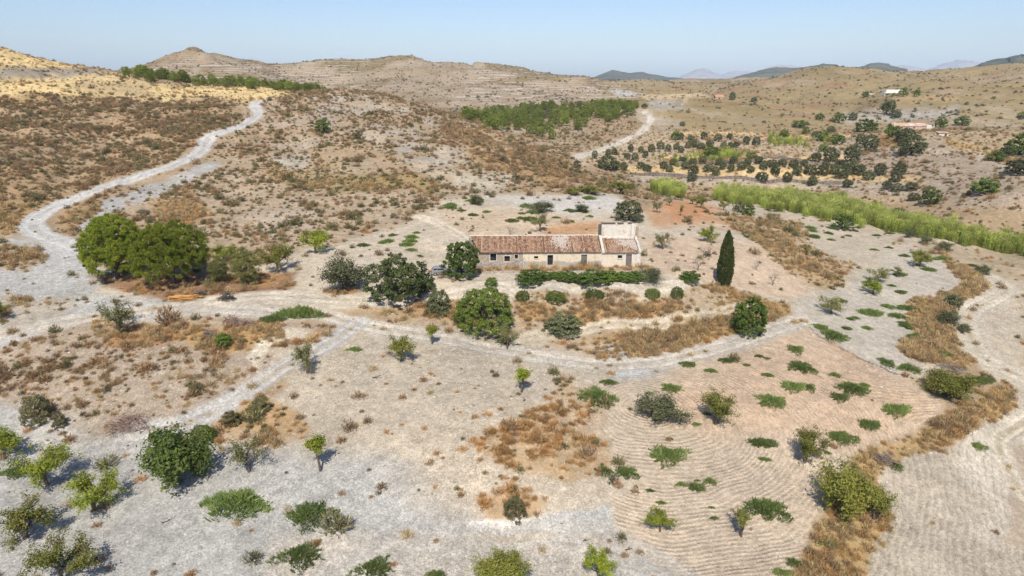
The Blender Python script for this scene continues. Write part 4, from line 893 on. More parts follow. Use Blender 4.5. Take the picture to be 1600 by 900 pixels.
def tile_mat():
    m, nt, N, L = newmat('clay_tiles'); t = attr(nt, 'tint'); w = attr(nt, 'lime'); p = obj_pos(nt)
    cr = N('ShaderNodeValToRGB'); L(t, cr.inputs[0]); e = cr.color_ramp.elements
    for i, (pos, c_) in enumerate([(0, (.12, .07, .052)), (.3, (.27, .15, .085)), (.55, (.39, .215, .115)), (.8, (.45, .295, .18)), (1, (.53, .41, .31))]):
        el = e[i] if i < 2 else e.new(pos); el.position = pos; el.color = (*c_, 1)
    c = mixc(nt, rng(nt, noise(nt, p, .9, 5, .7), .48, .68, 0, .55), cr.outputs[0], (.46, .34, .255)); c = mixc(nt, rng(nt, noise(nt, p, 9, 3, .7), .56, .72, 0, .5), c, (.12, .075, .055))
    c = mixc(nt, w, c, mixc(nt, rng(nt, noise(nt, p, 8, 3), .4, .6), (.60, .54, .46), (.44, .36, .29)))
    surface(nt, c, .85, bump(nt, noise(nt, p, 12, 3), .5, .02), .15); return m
MAT['tiles'] = tile_mat()
def tile_roof(x0, x1, ye, ze, yr, zr, skew=0., lime=(), seed=0, pitch=.245, missing=0.):
    """barrel tiles: columns of overlapping curved tiles from eave (ye,ze) to ridge (yr,zr)"""
    r = np.random.default_rng(seed); V_, Q, T, Lm = [], [], [], []; n_ = int((x1-x0)/pitch); Ls = math.hypot(yr-ye, zr-ze); rows = max(3, int(Ls/.42)); sgn = 1 if yr > ye else -1
    nz, ny = abs(yr-ye)/Ls, -sgn*(zr-ze)/Ls
    tcol = r.normal(0, .16, n_)
    for i in range(n_):
        for j in range(rows):
            t0 = j/rows; t1 = (j+1.12)/rows; sx = skew*(1-t0)
            xc = x0+(i+.5)*pitch
            if xc < x0+sx-.01: continue
            for half in (0, 1):   # 0 channel, 1 cover
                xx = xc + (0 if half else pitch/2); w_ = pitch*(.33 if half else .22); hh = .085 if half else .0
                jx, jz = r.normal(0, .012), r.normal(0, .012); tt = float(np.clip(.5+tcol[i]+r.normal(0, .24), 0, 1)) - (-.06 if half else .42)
                lm = 0.
                for (lx_, lt, lw, lh) in lime:
                    dd = math.hypot((xx-lx_)/lw, (t0-lt)/lh)+r.normal(0, .42)
                    if dd < 1: lm = 1.
                o = len(V_)
                for t, up in ((t0, .025), (min(t1, 1.02), 0)):
                    yb, zb = lerp(ye, yr, t), lerp(ze, zr, t)
                    for k in range(5):
                        a = math.pi*k/4; px = xx+jx-math.cos(a)*w_; ph = (math.sin(a)*.075 if half else -math.sin(a)*.03)+hh*.4+up+jz
                        V_.append((px, yb+ny*ph, zb+nz*ph)); T.append(max(0, min(1, tt))); Lm.append(lm)
                for k in range(4): Q.append((o+k, o+k+1, o+6+k, o+5+k) if sgn > 0 else (o+5+k, o+6+k, o+k+1, o+k))
    me = mesh_np('roof', V_, Q, T, False, (MAT['tiles'],)); a_ = me.attributes.new('lime', 'FLOAT', 'POINT'); a_.data.foreach_set('value', np.array(Lm, np.float32)); return me
def build_farmhouse():
    root = bpy.data.objects.new('farmhouse', None); COL.objects.link(root); root.location = (HX0, HY0, 0); root.rotation_euler = (0, 0, HROT)
    tag(root, 'long ruined farmhouse with red tiled roof and cream walls', 'farmhouse')
    r = np.random.default_rng(5)
    # front walls
    wins = [(3.75, 4.9, 1.2, 2.6), (6.4, 7.45, 1.05, 2.15), (8.35, 8.95, 1.55, 2.4)]
    wall_with_openings(1.5, 9.9, -.6, 2.95, 0, .55, wins).build('stone_wall', 'stone_upper', root)
    ops2 = [(12.0, 12.75, 1.55, 2.1), (14.5, 15.55, .3, 2.3), (20.85, 21.95, 0.02, 2.35)]
    wall_with_openings(9.9, 24.75, -.4, 2.95, -.04, .52, ops2).build('rendered_wall', 'cream', root)
    ops3 = [(27.75, 28.6, 1.5, 2.2), (29.3, 30.4, 0.02, 2.35)]
    wall_with_openings(25.0, 32.0, -.4, 2.85, -.02, .52, ops3).build('rendered_wall', 'cream2', root)
    # rough plinth of the stone part with its broken corner
    def ptop(x): return 1.05+.18*math.sin(x*1.7)+.10*math.sin(x*4.1) + (.9*max(0, (x-8.6)/1.3) if x > 8.6 else 0)
    wall_with_openings(1.2, 9.95, -.9, 1.1, -.75, -.02, [], ptop).build('stone_plinth', 'stone_lower', root, jitter=.03)
    m = MB(); m.box(9.75, 10.1, -.78, -.045, -.6, 1.75, .04); m.build('broken_pier', 'white_trim', root, .03, .03)
    # end and rear walls (the left end is skewed)
    m = MB(); m.quad((1.5,.56,-.6), (1.5,.56,2.95), (-.4,5.2,4.75), (-.4,5.2,-.6)); m.quad((-.4,5.2,-.6), (-.4,5.2,4.75), (-.4,10.2,2.95), (-.4,10.2,-.6)); m.build('gable_wall', 'stone_upper', root)
    m = MB(); m.box(-.35, 31.95, 9.9, 10.3, -.6, 2.9); m.build('rear_wall', 'limewash', root)
    m = MB(); o_ = 31.98
    m.quad((o_,0.53,-.4), (o_,10.2,-.4), (o_,10.2,2.7), (o_,5.2,4.5), (o_,0.53,2.8)); m.build('gable_wall', 'limewash', root)
    m = MB(); m.quad((1.2,.6,-.02), (31.9,.6,-.02), (31.9,9.8,-.02), (0,9.8,-.02)); m.quad((1.6,4.2,-.02), (31.8,4.2,-.02), (31.8,4.2,4.3), (1.6,4.2,4.3)); m.build('inner_wall', 'interior', root)
    # roofs
    zr = 4.85
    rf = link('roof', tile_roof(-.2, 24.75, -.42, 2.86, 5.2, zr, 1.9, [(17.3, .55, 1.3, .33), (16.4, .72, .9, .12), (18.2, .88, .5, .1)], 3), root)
    ridge_m = MB()
    for i in range(62):
        x = -.2+i*.4; ridge_m.box(x, x+.43, 5.04+r.normal(0,.02), 5.36, zr-.02, zr+.15+r.normal(0, .02), .05)
    ridge_m.build('ridge_cap', 'white_trim', rf, .03)
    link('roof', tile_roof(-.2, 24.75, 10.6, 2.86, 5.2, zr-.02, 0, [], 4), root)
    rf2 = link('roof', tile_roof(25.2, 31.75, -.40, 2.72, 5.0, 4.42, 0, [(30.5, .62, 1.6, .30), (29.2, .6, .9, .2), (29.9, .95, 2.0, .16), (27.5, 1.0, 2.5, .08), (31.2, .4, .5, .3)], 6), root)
    m = MB(); m.box(25.3, 31.6, 4.82, 5.18, 4.34, 4.60, .05); m.build('ridge_cap', 'white_trim', rf2, .04, .02)
    link('roof', tile_roof(25.2, 31.75, 10.5, 2.80, 9.3, 3.2, 0, [], 7), root)
    m = MB()
    for k in range(8):
        t = k/8; t2 = (k+1)/8; m.box(24.72+r.normal(0,.02), 25.22, lerp(-.42, 5.1, t), lerp(-.42, 5.1, t2)+.02, lerp(2.66, 4.66, t), lerp(2.80, 4.84, t2)+.10)
    m.build('parapet', 'limewash', root, .03, .015)
    m = MB()
    for k in range(8):
        t = k/8; t2 = (k+1)/8; m.box(31.72, 32.12, lerp(-.3, 5.1, t), lerp(-.3, 5.1, t2)+.02, lerp(2.6, 4.36, t), lerp(2.75, 4.56, t2)+.14)
    m.build('parapet', 'limewash', root, .03, .05)
    m = MB(); m.box(24.72, 25.06, -.10, -.045, -.3, 2.78); m.build('pilaster', 'white_trim', root, .02)
    m = MB(); m.box(31.25, 32.05, -.10, -.025, -.3, 2.72); m.build('pilaster', 'white_trim', root, .02)
    # roof terrace block at the back
    m = wall_with_openings(25.3, 32.3, 2.9, 7.15, 5.2, 5.6, [], lambda x: 7.10+.10*math.sin(x*2.3)+.08*math.sin(x*5.1)); b = m.build('upper_wall', 'limewash', root)
    m = MB(); m.quad((25.3,9.6,2.6), (25.3,5.21,2.6), (25.3,5.21,7.1), (25.3,9.6,6.1)); m.quad((32.3,5.21,2.6), (32.3,9.6,2.6), (32.3,9.6,6.1), (32.3,5.21,7.1)); m.quad((32.3,9.6,2.6), (25.3,9.6,2.6), (25.3,9.6,6.1), (32.3,9.6,6.1))
    m.quad((25.3,5.62,6.6), (32.3,5.62,6.6), (32.3,9.6,5.85), (25.3,9.6,5.85)); m.build('upper_side_wall', 'stone_upper', root)
    for run in ((0,1,2,3,4,5,6), (8,9,10), (13,14)):
        m = MB()
        for i in run: m.box(25.15+i*.4, 25.55+i*.4, 5.02, 5.68, 7.17+r.normal(0,.02), 7.29)
        m.build('coping', 'timber', root, .02, .006)
    m = MB(); m.box(31.0, 31.55, 4.75, 5.19, 4.2, 7.0, .03); m.build('chimney', 'white_trim', root, .04, .02)
    m = MB(); m.box(31.9, 32.5, 4.9, 5.19, 3.6, 6.6, .03); m.build('side_pier', 'stone_upper', root, .04, .02)
    # openings: frames, lintels, leaves, black sheets for the shade inside
    for i, (a, b_, c, d) in enumerate(wins+[ops2[0], ops3[0]]):
        m = MB(); t = .14 if i < 2 else .09; y = -.05 if i < 3 else -.09
        y0 = {0:0,1:0,2:0,3:-.04,4:-.02}[i]-.003
        m.box(a-t, a, y, y0, c-t, d+t); m.box(b_, b_+t, y, y0, c-t, d+t); m.box(a, b_, y, y0, d, d+t); m.box(a, b_, y-.03, y0, c-t, c)
        w = m.build('window', 'limewash' if i != 3 else 'cream2', root, .01)
        m = MB(); m.box(a+.02, b_-.02, .40, .44, c+.02, d-.02); m.build('shade_sheet', 'interior', w)  # black sheet stands in for the shade behind the glassless opening
    for i, (a, b_, c, d) in enumerate([ops2[1], ops2[2], ops3[1]]):
        m = MB(); t = .20 if i else .12; y0 = (-.04, -.04, -.02)[i]-.003; y = y0-.06
        m.box(a-t, a, y, y0, c-.3, d+.12); m.box(b_, b_+t, y, y0, c-.3, d+.12); m.box(a, b_, y, y0, d, d+.12)
        fr = m.build('door', 'white_trim', root, .015)
        m = MB()
        if i == 0:
            m.box(a+.02, b_-.02, .36, .42, c, d-.02); m.build('leaf_or_shade', 'interior', fr)  # open doorway without a leaf: black sheet painted as the shade within
        else:
            n_ = 5
            for k in range(n_): m.box(lerp(a+.03, b_-.03, k/n_)+.006, lerp(a+.03, b_-.03, (k+1)/n_)-.006, .12, .18, c, d-.02)
            m.build('leaf_or_shade', 'door', fr); m = MB(); m.box(b_-.2, b_-.13, .06, .12, 1.05, 1.2); m.build('handle', 'interior', fr)
    return root
farmhouse = build_farmhouse()
# low retaining kerb in front of the house
def terrace_wall():
    m = MB(); r = np.random.default_rng(8)
    for i in range(44):
        x = 2.2+i*.75; x2 = x+.72+r.normal(0, .02)
        xa, ya = from_house(x, -4.1+.15*math.sin(x*.4)); g = float(hz(xa, ya))
        m.box(x, x+.76, -4.3+.15*math.sin(x*.4), -3.75+.15*math.sin(x*.4), g-.5, g+.26+r.normal(0, .025), .0)
    o = m.build('retaining_wall', 'stone_lower', None, .03, .012); o.location = (HX0, HY0, 0); o.rotation_euler = (0, 0, HROT)
    tag(o, 'low whitish retaining kerb along the front of the farmhouse', 'wall')
terrace_wall()
# ------------------------------------------------------------------ car half hidden by the tree
def simple_mat(name, col, rough, metal=0, spec=.5, coat=0):
    m, nt, N, L = newmat(name); b = surface(nt, col, rough, None, spec); b.inputs['Metallic'].default_value = metal; b.inputs['Coat Weight'].default_value = coat; return m
MAT['silver'] = simple_mat('silver_paint', (.36, .36, .37), .3, .5, .5, .5); MAT['glass'] = simple_mat('car_glass', (.02, .022, .025), .08); MAT['rubber'] = simple_mat('tyre_rubber', (.02, .02, .02), .85)
MAT['alloy'] = simple_mat('alloy', (.55, .55, .56), .35, .8); MAT['plastic'] = simple_mat('dark_plastic', (.035, .035, .038), .6); MAT['lamp_red'] = simple_mat('lamp_red', (.28, .02, .02), .3)
def build_car():
    import bmesh
    root = bpy.data.objects.new('parked_car', None); COL.objects.link(root); tag(root, 'silver hatchback parked beneath the dense tree beside the farmhouse', 'car')
    L_, Wd = 3.95, .84
    low = [(-.0, .42), (.05, .75), (.10, .98), (1.2, .98), (2.75, .95), (3.55, .82), (3.9, .66), (3.95, .40), (3.7, .26), (.2, .26)]
    def sweep(name, outline, widths, mat, parent, bev=.05):
        bm = bmesh.new(); rings = []
        for y, k in widths:
            cx = sum(p[0] for p in outline)/len(outline); cz = sum(p[1] for p in outline)/len(outline)
            rings.append([bm.verts.new((cx+(p[0]-cx)*k, y, cz+(p[1]-cz)*(1-(1-k)*.4))) for p in outline])
        n_ = len(outline)
        for a, b in zip(rings[:-1], rings[1:]):
            for i in range(n_): bm.faces.new((a[i], a[(i+1) % n_], b[(i+1) % n_], b[i]))
        bm.faces.new(rings[0][::-1]); bm.faces.new(rings[-1]); bmesh.ops.recalc_face_normals(bm, faces=bm.faces)
        me = bpy.data.meshes.new(name); bm.to_mesh(me); bm.free(); me.materials.append(MAT[mat]); o = link(name, me, parent)
        md = o.modifiers.new('bevel', 'BEVEL'); md.width = bev; md.segments = 2; md.limit_method = 'ANGLE'; return o
    body = sweep('body', low, [(-Wd, .965), (-Wd*.93, 1), (Wd*.93, 1), (Wd, .965)], 'silver', root)
    cab = [(.12, .98), (.22, 1.30), (.42, 1.47), (1.0, 1.53), (1.75, 1.50), (2.35, 1.22), (2.75, .96)]
    cabin = sweep('cabin', cab, [(-.73, .96), (-.62, 1), (.62, 1), (.73, .96)], 'silver', root, .04)
    for s in (-1, 1):
        for pts in ([(.42, 1.03), (.46, 1.32), (1.02, 1.41), (1.08, 1.03)], [(1.16, 1.03), (1.14, 1.41), (1.7, 1.38), (2.25, 1.12), (2.35, 1.03)]):
            m = MB(); y = s*.745; y2 = s*.735
            p0 = [(x, y-(z-1.03)*.06*s, z) for x, z in pts]; p1 = [(x, y2-.05*s, z) for x, z in pts]
            m.quad(*(p0 if s < 0 else p0[::-1])); m.quad(*(p1[::-1] if s < 0 else p1)); n_ = len(pts)
            for i in range(n_): m.quad(p0[i], p0[(i+1) % n_], p1[(i+1) % n_], p1[i])
            m.build('side_window', 'glass', root)
    m = MB(); m.quad((.10, .58, 1.06), (.10, -.58, 1.06), (.235, -.52, 1.36), (.235, .52, 1.36)); m.quad((.13, -.58, 1.06), (.13, .58, 1.06), (.25, .52, 1.36), (.25, -.52, 1.36)); m.build('rear_window', 'glass', root)
    m = MB(); m.box(-.06, .16, -.80, .80, .30, .54, .02); m.build('bumper', 'plastic', root, .03)
    m = MB(); m.box(3.80, 3.99, -.80, .80, .30, .52, .02); m.build('bumper', 'plastic', root, .03)
    for s in (-1, 1):
        m = MB(); m.box(.015, .13, s*.72-.09, s*.72+.09, .70, 1.02); m.build('tail_light', 'lamp_red', root, .02)
        m = MB(); m.box(3.55, 3.86, s*.66-.12, s*.66+.12, .62, .76); m.build('headlight', 'alloy', root, .02)
        m = MB(); m.box(.9, 3.1, s*.845-.02, s*.845+.02, .52, .60); m.build('side_trim', 'plastic', root)
        for x in (.72, 3.15):
            bm = bmesh.new(); bmesh.ops.create_cone(bm, cap_ends=True, segments=20, radius1=.315, radius2=.315, depth=.2, matrix=Matrix.Rotation(math.pi/2, 4, 'X'))
            me = bpy.data.meshes.new('wheel'); bm.to_mesh(me); bm.free(); me.materials.append(MAT['rubber']); w = link('wheel', me, root, (x, s*.78, .315))
            bm = bmesh.new(); bmesh.ops.create_cone(bm, cap_ends=True, segments=16, radius1=.2, radius2=.17, depth=.05, matrix=Matrix.Rotation(math.pi/2*(1 if s > 0 else 1), 4, 'X'))
            me = bpy.data.meshes.new('rim'); bm.to_mesh(me); bm.free(); me.materials.append(MAT['alloy']); link('rim', me, w, (0, s*.10, 0))
    p = ground_at(674, 430); root.location = (p[0], p[1]+.3, float(hz(p[0]+1.8, p[1]+.5))); root.rotation_euler = (0, 0, math.radians(4)); return root
build_car()
# ------------------------------------------------------------------ far buildings
MAT['villa_white'] = plaster('villa_white', (.78, .74, .62), (.72, .68, .56), (.66, .62, .52), .62, 1); MAT['ruin_wall'] = plaster('ruin_wall', (.48, .38, .29), (.40, .31, .23), (.56, .50, .43), .54, .8)
MAT['ruin_roof'] = rough_material('worn_roof', (.40, .22, .14), (.52, .36, .26), 1.2, .9, .04, (.56, .50, .44)); MAT['red_roof'] = rough_material('red_roof', (.42, .19, .11), (.50, .26, .16), 2)
def gable(m, x0, x1, y0, y1, ze, zr, ov=.3):
    ym = (y0+y1)/2
    for s, ya in ((-1, y0-ov), (1, y1+ov)):
        m.quad(*[(x0-ov, ya, ze), (x1+ov, ya, ze), (x1+ov, ym, zr), (x0-ov, ym, zr)][::(1 if s < 0 else -1)])
        m.quad(*[(x0-ov, ya, ze-.15), (x1+ov, ya, ze-.15), (x1+ov, ym, zr-.15), (x0-ov, ym, zr-.15)][::(-1 if s < 0 else 1)])
        m.quad((x0-ov, ya, ze-.15), (x1+ov, ya, ze-.15), (x1+ov, ya, ze), (x0-ov, ya, ze))
def root_at(name, u, v, label, cat, ymin=15, rot=0, sink=.4):
    p = ground_at(u, v, ymin); o = bpy.data.objects.new(name, None); COL.objects.link(o); o.location = (p[0], p[1], p[2]-sink); o.rotation_euler = (0, 0, rot); tag(o, label, cat); return o, F/ (p[1]*CT-(p[2]-H)*ST)
def ruin():
    o, s = root_at('ruined_farmhouse', 1394, 203, 'distant ruined farmhouse with broken tiled roof on the spur', 'farmhouse', rot=math.radians(-6))
    k = 1/s; W_ = 62*k
    wall_with_openings(0, W_, -1.5, 7*k, 0, .5, [(13*k, 15*k, 3.2*k, 5.6*k), (31*k, 33*k, 3.2*k, 5.6*k)]).build('wall', 'ruin_wall', o)
    m = MB(); m.box(0, .5, .52, 7, -1.5, 7*k); m.box(W_-.5, W_, .52, 7, -1.5, 9.5*k); m.box(.5, W_-.5, 6.5, 7, -1.5, 7*k); m.build('rear_wall', 'ruin_wall', o)
    m = MB(); gable(m, 0, W_*.82, 0, 7, 7*k, 7*k+1.7); m.build('roof', 'ruin_roof', o, 0, .05)
    m = MB(); m.box(W_*.80, W_*.92, -.5, 3.5, -1.5, 9*k); m.build('gable_wall', 'white_trim', o, .05, .08)
    m = MB(); r = np.random.default_rng(3)
    for i in range(46):
        x = W_*r.uniform(.45, 1.15); y = -r.uniform(1, 6); q = r.uniform(.2, .7); m.box(x, x+q*1.4, y, y+q, -1.6, -.5+q*r.uniform(.6, 1.6)+(y+6)*.1, q*.15)
    tag(m.build('rubble', 'stone_lower', o, 0, .1), kind='stuff')
    for a in (13, 31):
        m = MB(); m.box(a*k+.02, (a+2)*k-.02, .3, .36, 3.2*k, 5.6*k); m.build('window', 'interior', o)
    o, s = root_at('outbuilding', 1467, 211, 'low white outbuilding at the end of the distant ruin', 'outbuilding', rot=math.radians(-14)); k = 1/s
    wall_with_openings(0, 14*k, -1.2, 4.6*k, 0, .4, [(8*k, 11*k, 0, 3*k)]).build('wall', 'white_trim', o)
    m = MB(); m.box(0, .4, .42, 4, -1.2, 4.4*k); m.box(14*k-.4, 14*k, .42, 4, -1.2, 4.4*k); m.box(.42, 14*k-.42, 3.6, 4, -1.2, 4.8*k); m.build('rear_wall', 'ruin_wall', o)
    m = MB(); m.quad((-.3, -.4, 4.62*k), (14*k+.3, -.4, 4.62*k), (14*k+.3, 4.3, 6*k), (-.3, 4.3, 6*k)); m.quad((-.3, 4.3, 5.9*k), (14*k+.3, 4.3, 5.9*k), (14*k+.3, -.4, 4.5*k), (-.3, -.4, 4.5*k)); m.build('roof', 'ruin_roof', o)
    m = MB(); m.box(8*k, 11*k, .2, .26, 0, 3*k); m.build('door', 'interior', o)
    o, s = root_at('stone_wall', 1366, 206, 'broken pale stone wall left of the distant ruin', 'wall', rot=.15); k = 1/s
    m = wall_with_openings(0, 26*k, -1, 4*k, 0, .7, [], lambda x: 3*k+1.2*k*math.sin(x*1.1)+.8*k*math.sin(x*2.7)); w = m.build('masonry', 'stone_lower', o, 0, .05)
ruin()
def villa():
    o, s = root_at('villa', 1381, 149.5, 'white flat roofed villa on the far hillside', 'villa', 400); k = 1/s
    wall_with_openings(0, 18*k, -1.5, 4.4*k, 0, .4, [(3*k, 6*k, .6*k, 3.2*k), (8*k, 10.5*k, .6*k, 3.2*k), (12*k, 14.5*k, .6*k, 3.2*k)]).build('wall', 'villa_white', o)
    m = MB(); m.box(18*k, 39*k, -.4, 8, -1.5, 5.6*k); m.build('wing', 'villa_white', o, .08)
    m = MB(); m.box(0, 18*k, .42, 8, -1.5, 4.3*k); m.build('core', 'villa_white', o)
    m = MB(); m.box(7*k, 32*k, 4.5, 11, 4.4*k, 9.4*k); m.build('upper_storey', 'villa_white', o, .08)
    m = MB(); m.box(-1*k, 18*k, -2.2, .6, 4.5*k, 5.2*k); m.box(-.8*k, 0, -2, -1.5, -1.5, 4.5*k); m.box(8.5*k, 9.2*k, -2, -1.5, -1.5, 4.5*k); m.build('porch', 'villa_white', o, .05)
    for a, b in ((3, 6), (8, 10.5), (12, 14.5)):
        m = MB(); m.box(a*k, b*k, .25, .3, .6*k, 3.2*k); m.build('window', 'interior', o)
    for a in (24, 31):
        m = MB(); m.box(a*k, (a+3)*k, -.47, -.41, 1*k, 3.4*k); m.build('window', 'interior', o)
    o, s = root_at('outbuilding', 1357, 150, 'small white outbuilding beside the far villa', 'outbuilding', 400); k = 1/s
    wall_with_openings(0, 15*k, -1.5, 3.2*k, 0, .4, [(2*k, 9*k, .8*k, 2.2*k)]).build('wall', 'villa_white', o)
    m = MB(); m.box(0, 15*k, .42, 5, -1.5, 3.1*k); m.build('core', 'villa_white', o); m = MB(); m.box(-.3, 15*k+.3, -.4, 5.3, 3.21*k, 4.0*k); m.build('roof', 'villa_white', o, .05)
    o, s = root_at('cottage', 1118, 154, 'tiny red roofed cottage among trees in the far valley', 'cottage', 400); k = 1/s
    wall_with_openings(0, 13*k, -1.5, 3*k, 0, .4, [(5*k, 7*k, 0, 2*k)]).build('wall', 'ruin_wall', o)
    m = MB(); m.box(0, .4, .42, 6, -1.5, 3*k); m.box(13*k-.4, 13*k, .42, 6, -1.5, 3*k); m.box(.42, 13*k-.42, 5.6, 6, -1.5, 3*k); m.build('rear_wall', 'ruin_wall', o)
    m = MB(); gable(m, 0, 13*k, 0, 6, 3.05*k, 3.05*k+2); m.build('roof', 'red_roof', o); m = MB(); m.box(5*k, 7*k, .2, .26, 0, 2*k); m.build('door', 'interior', o)
villa()
# dry stone terrace walls of the olive grove
def stone_bank(pix, h, label):
    ln = track(pix, 5); m = MB(); r = np.random.default_rng(len(label))
    pv = None
    for i, (x, y) in enumerate(ln):
        g = float(hz(x, y)); d = ln[min(i+1, len(ln)-1)]-ln[max(i-1, 0)]; nn = np.array([-d[1], d[0]])/np.hypot(*d); nn = -nn if nn[1] > 0 else nn; hh = h*r.uniform(.6, 1.15)
        f = np.array([x, y])+nn*.5; b = np.array([x, y])-nn*.5; gf = float(hz(*f))
        cur = [(f[0], f[1], gf-.8), (f[0]-nn[0]*.15, f[1]-nn[1]*.15, g+hh), (b[0], b[1], g+hh-.05), (b[0], b[1], g-.8)]
        if pv:
            for k in range(3): m.quad(pv[k], cur[k], cur[k+1], pv[k+1])
        pv = cur
    o = m.build('terrace_wall', 'dry_stone', None); tag(o, label, 'stone wall')
stone_bank([(985,273),(1040,275),(1110,279),(1180,283),(1240,284),(1330,289)], 1.3, 'dry stone terrace wall below the lowest golden olive terrace')
stone_bank([(1060,256),(1120,254),(1180,252),(1250,253),(1335,256)], 1.2, 'brown dry stone wall above the golden olive terrace')
stone_bank([(1195,220),(1260,220),(1330,219)], 1.2, 'short dry stone wall on the upper terrace')
